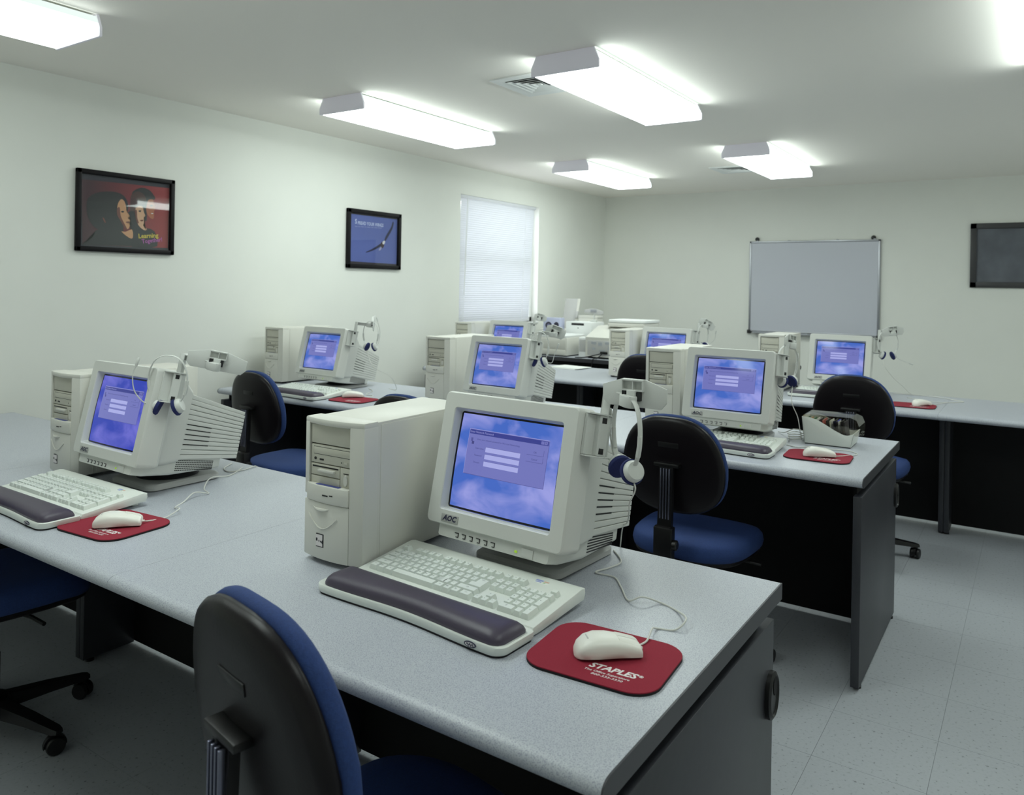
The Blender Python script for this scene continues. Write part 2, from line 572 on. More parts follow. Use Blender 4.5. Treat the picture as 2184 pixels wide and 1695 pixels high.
# ------------------------------------------------------------------ desks
ZT = .74
def bull(y0, y1):
    """side profile of a worktop with rounded front (y0 is the front)"""
    r = .0175
    pts = [(y1, ZT), (y1, ZT - .035)]
    for k in range(9):
        a = R(270 - 180 * k / 8)
        pts.append((y0 + r * 1.35 + r * 1.35 * math.cos(a), ZT - r + r * math.sin(a)))
    return pts
def desk(name, x0, x1, y0, y1, label, left_panel=False, right_panel=False, seam_left=True, ym=None, flip=False, supp=.19):
    cx, cy = (x0 + x1) / 2, (y0 + y1) / 2
    t = thing('computer_desk', label, 'desk', (cx, cy, 0), math.pi if flip else 0, 'computer desks in rows')
    hw, hd = (x1 - x0) / 2, (y1 - y0) / 2
    M().prism(bull(-hd, hd - .002), -hw + (.003 if left_panel else .0004), hw - (.003 if right_panel else .0004), 'x', TOP, .0004, 1).obj('desktop', t, sharp=40)
    e = M()
    for s_, on in ((-1, left_panel), (1, right_panel)):
        if on:
            e.prism(bull(-hd - .0006, hd), s_ * hw - (.003 if s_ > 0 else 0), s_ * hw + (0 if s_ > 0 else .003), 'x', EDGE)
    e.box((-hw + .003, hd - .002, ZT - .035), (hw - .003, hd, ZT - .0005), EDGE)
    e.obj('edge_band', t, sharp=40)
    ym_ = (ym - cy) if ym is not None else hd - .1
    M().box((-hw + (.03 if left_panel else .0003), ym_, .018), (hw - (.03 if right_panel else .0003), ym_ + .018, ZT - .036), MODP).obj('modesty_panel', t)
    for s_, on in ((-1, left_panel), (1, right_panel)):
        xo = s_ * (hw - .007)
        xi = xo - s_ * .028
        if on:
            p = M().box((min(xi, xo), -hd + .02, .012), (max(xi, xo), hd - .035, ZT - .068), PANEL, .0015).obj('end_panel', t)
            M().box((xi - s_ * .001 - .006, -hd + .06, ZT - .075), (xi - s_ * .001 + .006, hd - .08, ZT - .034), MODP).obj('spacer', t)
            for yy in (-hd + .06, hd - .075):
                M().lathe([(.016, .0), (.016, .008), (.008, .013)], BLACK, 14).obj('foot', t, (xo - s_ * .014, yy, 0))
            g = M()
            mx = Matrix.Translation((xo, hd - .062, .52)) @ Matrix.Rotation(R(90) * s_, 4, 'Y')
            ov = sell(.10, .072, 2.2, 28)
            g.loft([[(p_[0], p_[1], 0) for p_ in ov], [(p_[0], p_[1], .009) for p_ in ov], [(p_[0] * .86, p_[1] * .84, .013) for p_ in ov],
                    [(p_[0] * .80, p_[1] * .76, .009) for p_ in ov]], BLACK, mx=mx)
            ov2 = sell(.045, .024, 2.2, 20)
            g.loft([[(p_[0] - .02, p_[1] + .01 , .0092) for p_ in ov2], [(p_[0] - .02, p_[1] + .01, .0105) for p_ in ov2]], RUBBER, mx=mx)
            g.obj('cable_grommet', t)
        else:
            xa = s_ * (hw - .001) - (.026 if s_ > 0 else 0)
            M().box((xa, ym_ - supp, .012), (xa + .026, ym_, ZT - .036), PANEL, .0015).obj('support_leg', t)
            M().lathe([(.014, .0), (.014, .008), (.008, .013)], BLACK, 14).obj('foot', t, (xa + .013, ym_ - supp + .03, 0))
    return t
D1 = [-4.043, -2.848, -1.653, -.458]
n1 = ['front row desk nearest the left wall, under the children poster', 'front row desk holding the left computer cut by the frame edge', 'nearest grey desk with the main computer and red mouse pad']
for i in range(3):
    desk('d', D1[i], D1[i + 1], .905, 1.752, n1[i], i == 0, i == 2, ym=1.655)
D2 = [-4.075, -2.880, -1.685, -.490]
n2 = ['second row desk against the left wall with the computer below the eagle poster', 'second row desk in the middle, mostly behind the main computer', 'second row desk with the diskette box at its open right end']
for i in range(3):
    desk('d', D2[i], D2[i + 1], 2.885, 3.727, n2[i], i == 0, i == 2, ym=3.5)
D3 = [-4.023, -2.828, -1.633, -.438, .757, 1.952]
n3 = ['third row desk beside the left wall under the window', 'third row desk with loose papers in front of the printers', 'third row desk whose computer stands below the whiteboard', 'third row desk running out of the right edge of the picture', 'last third row desk at the right wall, outside the picture']
for i in range(5):
    desk('d', D3[i], D3[i + 1], 4.70, 5.53, n3[i], i == 0, i == 4, ym=5.29)
D4 = [-4.1, -2.9, -1.7]
n4 = ['far desk in the left corner carrying the printers, its dark back turned', 'far desk along the back wall behind the third row']
for i in range(2):
    desk('d', D4[i], D4[i + 1], 6.18, 7.0, n4[i], i == 1, i == 0, flip=True)

# ------------------------------------------------------------------ computer towers
def make_tower(w_, h_, d_, badge=True):
    """front centre bottom at the origin, front faces -y"""
    t = thing('computer_tower', '', 'computer', group='beige computer towers')
    hw = w_ / 2
    H_ = h_
    # case shell with side panel seam
    c = M()
    c.box((-hw + .002, .045, .012), (hw - .002, d_, H_ - .003), CASE, .003)
    c.box((-hw, .055, .016), (hw, d_ - .01, H_ - .008), CASE, .003)
    c.obj('case', t)
    # front bezel: convex frame, open bay area at upper left
    def bulge(x):
        return -.014 * (1 - (x / hw) ** 2)
    xr = hw * .62           # inner edge of the right pilaster
    xl = -hw * .82
    zb, zt_ = H_ * .49, H_ * .955
    def slab(x0, x1, z0, z1, off=0, depth=.045, mm=CASE, name=None, n=6, bev=.0015):
        pts = [(x0 + (x1 - x0) * k / n, bulge(x0 + (x1 - x0) * k / n) + off) for k in range(n + 1)]
        pts += [(x1, depth), (x0, depth)]
        return M().prism(pts, z0, z1, 'z', mm, bev)
    f = M()
    def addslab(*a, **k):
        s2 = slab(*a, **k)
        f.add(s2.v, s2.f, s2.ms[0])
    addslab(-hw, hw, zt_, H_, bev=.004, n=10)
    addslab(-hw, xl, zb - .01, zt_ + .004, n=2, bev=.002)
    addslab(xr, hw, .012, zt_ + .004, n=4, bev=.003)
    
    f.obj('front_bezel', t)
    M().box((xl - .004, .006, zb - .002), (xr + .002, .05, zt_ + .002), DARKP).obj('bay_recess', t)
    door = slab(-hw, xr - .0012, .012, zb - .022, n=8, bev=.002)
    dr = door.obj('front_door', t)
    # smile shaped grip on the door
    gy = lambda x: bulge(x) - .0006
    M().tube([(-hw * .78 + hw * 1.05 * k / 8, bulge(-hw * .78 + hw * 1.05 * k / 8) - .001, zb - .052 - .028 * math.sin(math.pi * k / 8) ** 1.0) for k in range(9)], .0016, CASE, 6).obj('door_moulding', dr)
    M().tube([(-hw * .62 + hw * .6 * k / 6, bulge(-hw * .62 + hw * .6 * k / 6) - .003 * math.sin(math.pi * k / 6), zb - .034 - .003 * math.sin(math.pi * k / 6)) for k in range(7)], [.001, .003, .004, .004, .003, .001], CASE, 8).obj('grip', dr)
    # ledge between bays and door, with indicator marks
    lg = slab(-hw * .86, xr - .001, zb - .021, zb + .018, off=-.003, n=8, bev=.003)
    le = lg.obj('ledge', t)
    yl = bulge(-hw * .1) - .0036
    a = M()
    a.box((-hw * .2, yl - .0004, zb - .004), (-hw * .02, yl + .0006, zb - .001), DARKP)
    a.box((hw * .04, yl - .0002, zb - .002), (hw * .14, yl + .0008, zb + .0005), DARKP)
    a.obj('indicator_light', le)
    M().box((-hw * .5, bulge(-hw * .2) + .002, zb + .0180), (hw * .28, bulge(0) + .012, zb + .0187), BLUEST).obj('sticker', le)
    # drive bays
    yb = -.001
    def bay(z0, z1, x0=xl + .003, x1=xr - .003, off=0, mm=CASE2):
        return M().box((x0, yb + off, z0), (x1, .045, z1), mm, .0012)
    bay(H_ * .82, H_ * .95).obj('blank_cover', t)
    cd = bay(H_ * .685, H_ * .812).obj('optical_drive', t)
    M().box((xl + .0112, yb - .0004, H_ * .748 - .001), (xr - .0052, yb + .004, H_ * .795 + .001), DARKP).obj('tray_gap', cd)
    M().box((xl + .012, yb - .0015, H_ * .748), (xr - .006, yb + .004, H_ * .795), CASE2, .001).obj('disc_tray', cd)
    M().tube([(xl + .017, yb - .0012, H_ * .715), (xl + .017, yb + .002, H_ * .715)], .0035, DARKP, 12).obj('jack', cd)
    M().box((xl + .030, yb - .001, H_ * .705), (xl + .043, yb + .002, H_ * .718), DARKP, .0008).obj('volume_wheel', cd)
    M().box((xr - .024, yb - .002, H_ * .702), (xr - .012, yb + .002, H_ * .722), CASE2, .001).obj('eject_button', cd)
    M().box((xr - .034, yb - .0006, H_ * .709), (xr - .031, yb + .002, H_ * .715), DARKP).obj('drive_light', cd)
    fd = bay(H_ * .60, H_ * .678, x1=xr - .038).obj('floppy_drive', t)
    M().box((xl + .008, yb - .0006, H_ * .656), (xr - .042, yb + .003, H_ * .666), DARKP).obj('disk_slot', fd)
    M().box((xl + .030, yb - .0075, H_ * .628), (xr - .050, yb + .003, H_ * .648), CASE, .002).obj('eject_button', fd)
    bay(H_ * .535, H_ * .594, x1=xr - .038).obj('blank_cover', t)
    pw = bay(H_ * .535, H_ * .678, x0=xr - .036).obj('power_panel', t)
    M().loft([[(xr - .018 + p[0], yb - .0002, H_ * .595 + p[1]) for p in sell(.013, .026, 2.2, 18)],
              [(xr - .018 + p[0] * .9, yb - .003, H_ * .595 + p[1] * .9) for p in sell(.013, .026, 2.2, 18)]][::-1], CASE).obj('power_button', pw)
    M().box((xr - .026, yb - .0005, H_ * .638), (xr - .010, yb + .002, H_ * .644), DARKP).obj('label_strip', pw)
    bx = -hw * .30
    if badge:
        g = M()
        y_ = bulge(bx) - .0012
        g.box((bx - .012, y_, .040), (bx + .012, y_ + .002, .070), DARKP)
        g.box((bx - .012, y_ - .0004, .042), (bx + .0085, y_ + .001, .068), PRINTW)
        g.box((bx - .0115, y_ - .0006, .053), (bx - .0065, y_ + .001, .060), DARKP)
        g.box((bx - .003, y_ - .0006, .052), (bx - .0005, y_ + .001, .056), DARKP)
        g.box((bx + .002, y_ - .0006, .051), (bx + .005, y_ + .001, .055), DARKP)
        g.prism([(bx + .009, .057), (bx + .005, .052), (bx + .009, .048)], y_ - .0006, y_ + .001, 'y', DARKP)
        g.obj('badge', t)
    for sx in (-1, 1):
        for yy in (.03, d_ - .05):
            M().box((sx * (hw - .018) - .010, yy - .012, 0), (sx * (hw - .018) + .010, yy + .012, .014), RUBBER, .002).obj('foot', t)
    return t
TW = [
 ('A', -2.613, 1.285, .336, .183, 0, 'beige computer tower at the left edge, beside the left monitor of the front row'),
 ('B', -1.322, 1.243, .331, .183, 1.5, 'large near computer tower standing left of the main monitor'),
 ('C', -4.035, 3.262, .355, .172, 0, 'computer tower against the left wall below the eagle poster'),
 ('D', -2.760, 3.350, .355, .172, 0, 'computer tower of the second row middle place, straight behind the main tower'),
 ('E', -1.445, 3.395, .365, .172, 0, 'computer tower in the second row behind the empty blue chair and diskettes'),
 ('F', -3.905, 5.06, .342, .168, 0, 'far left computer tower just below the window blind'),
 ('G', -2.492, 5.06, .345, .162, 0, 'narrow looking computer tower in front of the big printer'),
 ('H', -1.425, 5.085, .360, .165, 0, 'computer tower standing below the left corner of the whiteboard'),
]
for k, x, y, h_, w_, rz, lab in TW:
    t = make_tower(w_, h_, .42)
    t.location = (x, y, ZT)
    t.rotation_euler.z = R(rz)
    t['label'] = lab

# ------------------------------------------------------------------ monitors
def screen_mat(i, blue, cloud):
    mm = bpy.data.materials.new('lit_desktop_clouds')
    mm.use_nodes = True
    nt = mm.node_tree
    b = nt.nodes['Principled BSDF']
    b.inputs['Base Color'].default_value = (.004, .004, .006, 1)
    b.inputs['Roughness'].default_value = .12
    b.inputs['Specular IOR Level'].default_value = .35
    tc = nt.nodes.new('ShaderNodeTexCoord')
    mp = nt.nodes.new('ShaderNodeMapping')
    mp.inputs['Location'].default_value = (i * .0, 0, 0)
    mp.inputs['Scale'].default_value = (1, 1, 1.5)
    nt.links.new(tc.outputs['Object'], mp.inputs[0])
    n = nt.nodes.new('ShaderNodeTexNoise')
    n.inputs['Scale'].default_value = 9
    n.inputs['Detail'].default_value = 4
    n.inputs['Roughness'].default_value = .45
    n.inputs['Distortion'].default_value = .5
    nt.links.new(mp.outputs[0], n.inputs['Vector'])
    cr = nt.nodes.new('ShaderNodeValToRGB')
    cr.color_ramp.elements[0].position = .44
    cr.color_ramp.elements[0].color = (*lin(blue), 1)
    cr.color_ramp.elements[1].position = .68
    cr.color_ramp.elements[1].color = (*lin(cloud), 1)
    nt.links.new(n.outputs['Fac'], cr.inputs[0])
    nt.links.new(cr.outputs[0], b.inputs['Emission Color'])
    b.inputs['Emission Strength'].default_value = 1.0
    return mm
SCR = screen_mat(0, (66, 102, 192), (152, 156, 222))
SCRA = screen_mat(1, (44, 62, 172), (108, 108, 205))
def lit(name, rgb):
    mm = mat(name, (4, 4, 6), .12, emit=rgb, estr=1, spec=.35)
    return mm
DLG, DLT, DLF, DLK, DLB, DLS = lit('dialog_grey', (112, 116, 184)), lit('dialog_title', (56, 62, 138)), lit('dialog_field', (166, 170, 226)), lit('dialog_ink', (66, 68, 130)), lit('dialog_light', (150, 152, 210)), lit('dialog_shade', (82, 84, 150))
TUBE = mat('dark_tube_border', (10, 10, 14), .15)
NAVYB = NAVYINK
SW, SH = .290, .2175
def sbulge(x, z):
    return .0085 - .0095 * (1 - (x / (SW / 2)) ** 2) * .62 - .0095 * (1 - (z / (SH / 2)) ** 2) * .38

def make_monitor(tilt, zc, scr):
    """root: on the desk below the screen centre.  zc = height of the screen centre."""
    t = thing('monitor', '', 'monitor', group='crt monitors')
    T = Matrix.Translation((0, 0, zc)) @ Matrix.Rotation(-tilt, 4, 'X')
    # --- bezel
    W_, H_ = .372, .297
    zo = .001
    def rr(w_, h_, r_, y_, cz=zo):
        return [(p[0], y_, p[1]) for p in rrect(w_, h_, r_, 5, 0, cz)]
    b = M()
    b.loft([rr(W_ - .008, H_ - .008, .010, .058), rr(W_, H_, .013, .050), rr(W_, H_, .013, -.004), rr(W_ - .003, H_ - .003, .012, -.010),
            rr(W_ - .007, H_ - .007, .011, -.0130),
            rr(SW + .014, SH + .012, .008, -.0130, 0), rr(SW + .010, SH + .009, .006, -.0115, 0), rr(SW + .001, SH + .001, .006, .006, 0), rr(SW - .004, SH - .004, .006, .010, 0)][::-1], MONP, (False, False), mx=T)
    bz = b.obj('bezel', t, sharp=20)
    # --- badge
    bd = M()
    bd.box((-.140, -.0146, -.1395), (-.091, -.012, -.1225), SILVER, .0006, mx=T)
    bd.text('AOC', .0165, NAVYB, T @ Matrix.Translation((-.1155, -.0150, -.1310)) @ Matrix.Rotation(R(90), 4, 'X'), bold=.035, shear=.25, xs=1.05)
    bd.obj('badge', bz)
    # --- screen
    sc = M()
    nx_, nz_ = 20, 16
    e = .985
    vs = [((i / nx_ - .5) * SW, sbulge((i / nx_ - .5) * SW, (j / nz_ - .5) * SH), (j / nz_ - .5) * SH) for j in range(nz_ + 1) for i in range(nx_ + 1)]
    f_in, f_out = [], []
    for j in range(nz_):
        for i in range(nx_):
            q = (j * (nx_ + 1) + i, j * (nx_ + 1) + i + 1, (j + 1) * (nx_ + 1) + i + 1, (j + 1) * (nx_ + 1) + i)
            f_in.append(q)
    sc.add(vs, f_in, scr, T)
    so = sc.obj('screen', t, sharp=60)
    br = M()
    def ringp(w_, h_, off):
        pts = []
        for s_ in ((-1, -1, 1, -1), (1, -1, 1, 1), (1, 1, -1, 1), (-1, 1, -1, -1)):
            for k in range(12):
                u = k / 12
                x, z = (s_[0] + (s_[2] - s_[0]) * u) * w_ / 2, (s_[1] + (s_[3] - s_[1]) * u) * h_ / 2
                pts.append((x, sbulge(x, z) - off, z))
        return pts
    br.loft([ringp(SW - .001, SH - .001, .0004), ringp(SW - .012, SH - .010, .0006)], TUBE, (False, False), mx=T)
    br.obj('tube_border', so, sharp=60)
    # --- dialog window shown on the screen
    d = M()
    def patch(x0, x1, z0, z1, mm, off):
        k, l_ = 10, 5
        vs = [(x0 + (x1 - x0) * i / k, sbulge(x0 + (x1 - x0) * i / k, z0 + (z1 - z0) * j / l_) - off, z0 + (z1 - z0) * j / l_) for j in range(l_ + 1) for i in range(k + 1)]
        d.add(vs, [(j * (k + 1) + i, j * (k + 1) + i + 1, (j + 1) * (k + 1) + i + 1, (j + 1) * (k + 1) + i) for j in range(l_) for i in range(k)], mm, T)
    def tx(s_, size, x, z, mm, off, align='LEFT'):
        d.text(s_, size, mm, T, align=align, fn=lambda p: Vector((p.x + x, sbulge(p.x + x, p.y + z) - off, p.y + z)))
    x0, x1, z0, z1 = -.110, .110, -.028, .071
    patch(x0 - .001, x1 + .001, z0 - .001, z1 + .001, DLB, .0003)
    patch(x0, x1 + .001, z0 - .001, z1, DLS, .0004)
    patch(x0, x1, z0, z1, DLG, .0005)
    patch(x0 + .001, x1 - .001, .0605, .070, DLT, .0006)
    tx('Enter Network Password', .0066, x0 + .003, .0653, DLB, .0008)
    patch(.0905, .0980, .062, .0688, DLG, .0007)
    patch(.0990, .1065, .062, .0688, DLG, .0007)
    tx('?', .006, .0942, .0653, DLK, .0009, 'CENTER')
    tx('X', .006, .1028, .0653, DLK, .0009, 'CENTER')
    tx('Enter your network password for Microsoft Networking.', .0052, -.083, .0500, DLK, .0008)
    for k, s_ in enumerate(('User name:', 'Password:', 'Domain:')):
        zz = .0305 - k * .0155
        tx(s_, .0055, -.085, zz, DLK, .0008)
        patch(-.0555, .0420, zz - .0055, zz + .0055, DLS, .0006)
        patch(-.0548, .0420, zz - .0055, zz + .0050, DLF, .0007)
    for k, s_ in enumerate(('OK', 'Cancel')):
        zz = .0425 - k * .0145
        patch(.058, .101, zz - .0062, zz + .0062, DLS, .0006)
        patch(.058, .1002, zz - .0054, zz + .0062, DLG, .0007)
        tx(s_, .0055, .079, zz, DLK, .0009, 'CENTER')
    patch(-.102, -.096, .044, .052, DLS, .0007)
    patch(-.0985, -.0915, .038, .0445, DLK, .0008)
    d.obj('dialog_window', so, sharp=60)
    # --- shoulder and grooved rear case
    def rrx(w_, z0_, z1_, r_, y_):
        return [(p[0], y_, p[1]) for p in rrect(w_, z1_ - z0_, r_, 4, 0, (z0_ + z1_) / 2)]
    s2 = M()
    s2.loft([rrx(.352, -.139, .141, .012, .052), rrx(.346, -.136, .136, .014, .085), rrx(.336, -.126, .098, .014, .132)], MONP, mx=T)
    s2.obj('shoulder', t, sharp=30)
    rc = M()
    N = 13
    ya, yb_ = .128, .372
    za0, za1, zb0, zb1 = -.116, .088, -.104, .052
    rc.loft([rrx(.322, za0 + .004, za1 - .004, .006, ya), rrx(.242, zb0 + .004, zb1 - .004, .006, yb_ - .004)], GREYP, mx=T)
    for k in range(N):
        a0, a1 = za0 + (za1 - za0) * k / N, za0 + (za1 - za0) * (k + 1) / N - .0022
        c0, c1 = zb0 + (zb1 - zb0) * k / N, zb0 + (zb1 - zb0) * (k + 1) / N - .0018
        wa, wb = .330, .250
        if k == N - 1:
            wa, wb = .324, .244
        rc.loft([rrx(wa, a0, a1, .0012, ya), rrx(wb, c0, c1, .0010, yb_)], MONP, mx=T)
    rc.obj('rear_case', t, sharp=24)
    vh = M()
    for sx in (-1, 1):
        for r_ in range(5):
            k = 3 + r_
            for q in range(16):
                u = (.012 + q * .0062) / (yb_ - ya)
                zz = (za0 + (za1 - za0) * k / N) * (1 - u) + (zb0 + (zb1 - zb0) * k / N) * u - .001
                xx = (.165 * (1 - u) + .125 * u)
                vh.box((sx * xx - .002, ya + u * (yb_ - ya), zz - .0016), (sx * xx + .0006, ya + u * (yb_ - ya) + .0036, zz + .0014), DARKP, mx=T)
    o_ = vh.obj('vent_holes', t)
    o_['kind'] = 'stuff'
    # --- lower chassis with control panel
    lc = M()
    lc.loft([rrx(.300, -.172, -.110, .006, -.004), rrx(.312, -.174, -.108, .008, .03), rrx(.318, -.166, -.108, .010, .12), rrx(.262, -.138, -.095, .008, .305)], MONP, mx=T)
    lo_ = lc.obj('control_panel', t, sharp=30)
    cb = M()
    for k in range(6):
        xx = -.096 + k * .0205
        for a in ((xx - .0055, -.159, xx + .0055, -.1575), (xx + .0042, -.167, xx + .0055, -.159), (xx - .0015, -.1675, xx + .0055, -.166)):
            cb.box((a[0], -.0056, a[1]), (a[2], -.003, a[3]), DARKP, mx=T)
    cb.obj('button_marks', lo_)
    M().box((.066, -.0058, -.165), (.072, -.003, -.1605), GREENLED, mx=T).obj('power_light', lo_)
    pb = M()
    pb.box((.083, -.0062, -.170), (.113, -.003, -.152), MONP, .0006, mx=T)
    pb.obj('power_button', lo_)
    lv = M()
    for sx in (-1, 1):
        for r_ in range(6):
            for q in range(22):
                u = .37 + q * .0245
                yy = .03 + u * .275
                q_ = (yy - .12) / .185
                xx = .159 * (1 - q_) + .131 * q_
                zz = -.1205 - r_ * .0062 * (1 - max(0, q_) * .25) + .004 * q_
                lv.box((sx * xx - .002, yy, zz - .0014), (sx * xx + .0007, yy + .0042, zz + .0014), DARKP, mx=T)
    o_ = lv.obj('vent_holes', t)
    o_['kind'] = 'stuff'
    # --- swivel stand
    st = M()
    zb_ = zc - .172 * math.cos(tilt) - .14 * math.sin(tilt)
    st.loft([[(p[0], .165 + p[1], 0.003) for p in rrect(.236, .255, .03)], [(p[0], .165 + p[1], .014) for p in rrect(.236, .255, .03)],
             [(p[0], .165 + p[1], .020) for p in rrect(.222, .240, .03)]], GREYP)
    st.loft([[(p[0], .17 + p[1], .020) for p in sell(.19, .19, 2, 28)], [(p[0], .18 + p[1], .034) for p in sell(.17, .17, 2, 28)],
             [(p[0], .18 + p[1], max(.05, zb_ + .012)) for p in sell(.13, .13, 2, 28)]], DARKP)
    st.box((-.1, .06, 0), (.1, .27, .004), RUBBER)
    st.obj('stand', t)
    return t, T
MN = [
 ('A', -2.322, 1.298, .978, -.8, 13.0, .285, 'leftmost front row monitor with grooved side, headset hanging at its corner'),
 ('B', -.980, 1.422, .979, -3.5, 12.4, .295, 'large near monitor in the middle showing a login window'),
 ('C', -3.588, 3.254, .969, -.9, 14.8, .288, 'monitor by the left wall below the eagle poster'),
 ('D', -2.295, 3.255, .976, -2.2, 14.4, .288, 'second row monitor right behind the top of the main monitor'),
 ('E', -1.083, 3.235, .982, -.6, 13.1, .295, 'second row monitor with a bright lamp reflection, beside the diskette box'),
 ('F', -3.60, 5.25, .953, 0, 15, .29, 'far monitor under the window blind, only its top showing'),
 ('G', -2.20, 5.20, .958, 0, 15, .29, 'far monitor between the big printer and the whiteboard, half hidden'),
 ('H', -1.033, 5.198, .965, 0, 15.4, .29, 'far monitor in front of the lower right part of the whiteboard'),
]
MONT = {}
for k, x, y, z, yw, tl, w_, lab in MN:
    s_ = w_ / .29
    t, T = make_monitor(R(tl), (z - ZT) / s_, SCRA if k == 'A' else SCR)
    t.location = (x, y, ZT)
    t.rotation_euler.z = R(yw)
    t.scale = (s_, s_, s_)
    t['label'] = lab
    MONT[k] = (Matrix.Translation((x, y, ZT)) @ Matrix.Rotation(R(yw), 4, 'Z') @ Matrix.Scale(s_, 4) @ T, t)

# ------------------------------------------------------------------ copy holders clipped to the monitors
def holder(k, arm_yaw, arm_len, plate_yaw, plate_roll, label, pw=.150, drop=.006, side=.187):
    drop = .022 if k == 'A' else drop
    TM, mt = MONT[k]
    base = TM @ Vector((side, .034, .098))
    t = thing('copy_holder', label, 'copy holder', base, mt.rotation_euler.z, 'copy holders on monitor corners')
    tilt = Matrix.Rotation(-R(13), 4, 'X')
    c = M()
    sec = [(0, -.028), (.006, -.028), (.014, -.006), (.027, -.011), (.038, .008), (.034, .024), (0, .024)]
    lip = [(0, -.028), (.012, -.030), (.030, -.016), (.041, .008), (.036, .026), (0, .026)]
    c.prism(sec, -.042, .042, 'z', HOLD, .0006, 1, mx=tilt)
    c.prism(lip, -.046, -.0425, 'z', HOLD, .0006, 1, mx=tilt)
    c.prism(lip, .0425, .046, 'z', HOLD, .0006, 1, mx=tilt)
    c.obj('clip', t)
    FX = tilt @ Matrix.Translation((.0325, -.0015, 0)) @ Matrix.Rotation(math.atan2(.019, .011), 4, 'Z')
    for zz in (-.038, .026):
        M().box((-.0055, -.0006, zz), (.0055, .002, zz + .012), DARKP, mx=FX).obj('clip_hole', t)
    p = M()
    top = Vector((.030, .012, .098))
    p.box((.018, .000, .040), (.038, .004, .102), HOLD, .001, mx=tilt)
    p.box((.018, .000, .040), (.022, .022, .102), HOLD, .001, mx=tilt)
    p.obj('post', t)
    top = tilt @ top
    A = Matrix.Translation(top) @ Matrix.Rotation(R(arm_yaw), 4, 'Z') @ Matrix.Rotation(math.atan2(drop, arm_len), 4, 'Y')
    a = M()
    a.box((-.006, -.003, -.014), (arm_len, .001, .004), HOLD, .001, mx=A)
    a.box((-.006, -.010, .002), (arm_len, .008, .005), HOLD, .001, mx=A)
    a.prism([(arm_len - .02 + p_[0], p_[1]) for p_ in sell(.046, .030, 2.4, 20)], -.020, .004, 'z', HOLD, .002, mx=A)
    a.obj('arm', t)
    end = A @ Vector((arm_len - .01, 0, .004))
    P = Matrix.Translation(end) @ Matrix.Rotation(R(plate_yaw), 4, 'Z') @ Matrix.Rotation(R(plate_roll), 4, 'Y')
    h2 = pw / 2
    out = [(-h2, -.012), (-h2, .018), (-.024, .034), (.024, .034), (h2, .018), (h2, -.010), (h2 - .012, -.024), (-h2 + .012, -.024)]
    pl = M()
    pl.prism(out, .012, .016, 'y', HOLD, .0008, mx=P)
    pl.box((-.024, .001, .030), (.024, .016, .034), HOLD, .001, mx=P)
    for x_ in (-.024, .0, .022):
        pl.box((x_, .002, .012), (x_ + .002, .015, .032), HOLD, mx=P)
    pl.box((-.024, .001, .010), (.024, .015, .013), HOLD, mx=P)
    po = pl.obj('plate', t)
    q = M()
    q.box((-.022, .0005, -.006), (-.014, .0125, .010), DARKP, mx=P)
    q.box((.010, .0005, -.010), (.018, .0125, .008), DARKP, mx=P)
    q.obj('socket', po)
    M().box((-.010, -.004, -.006), (.010, .013, .012), HOLD, .002, mx=P).obj('pivot', po)
    return t, top, end
HD = {}
for a in [('A', 14, .125, 50, 12, 'grey copy holder arm and plate above the left front monitor', .168),
          ('B', -28, .088, 2, 0, 'pale copy holder with hexagonal plate at the top corner of the main monitor', .145),
          ('C', 18, .100, -52, 38, 'copy holder on the monitor by the left wall, arm out sideways', .11),
          ('D', 8, .085, 30, 20, 'copy holder at the corner of the monitor right behind the main one', .10),
          ('E', 60, .04, 78, 10, 'copy holder folded against the monitor beside the diskette box', .10),
          ('F', -25, .07, 10, 10, 'copy holder on the far monitor below the window blind', .11),
          ('G', 15, .06, 20, 30, 'copy holder standing up on the far monitor left of the whiteboard', .12),
          ('H', -24, .10, 30, -8, 'copy holder on the monitor in front of the whiteboard, held out over the right', .13)]:
    HD[a[0]] = holder(a[0], a[1], a[2], a[3], a[4], a[5], a[6])

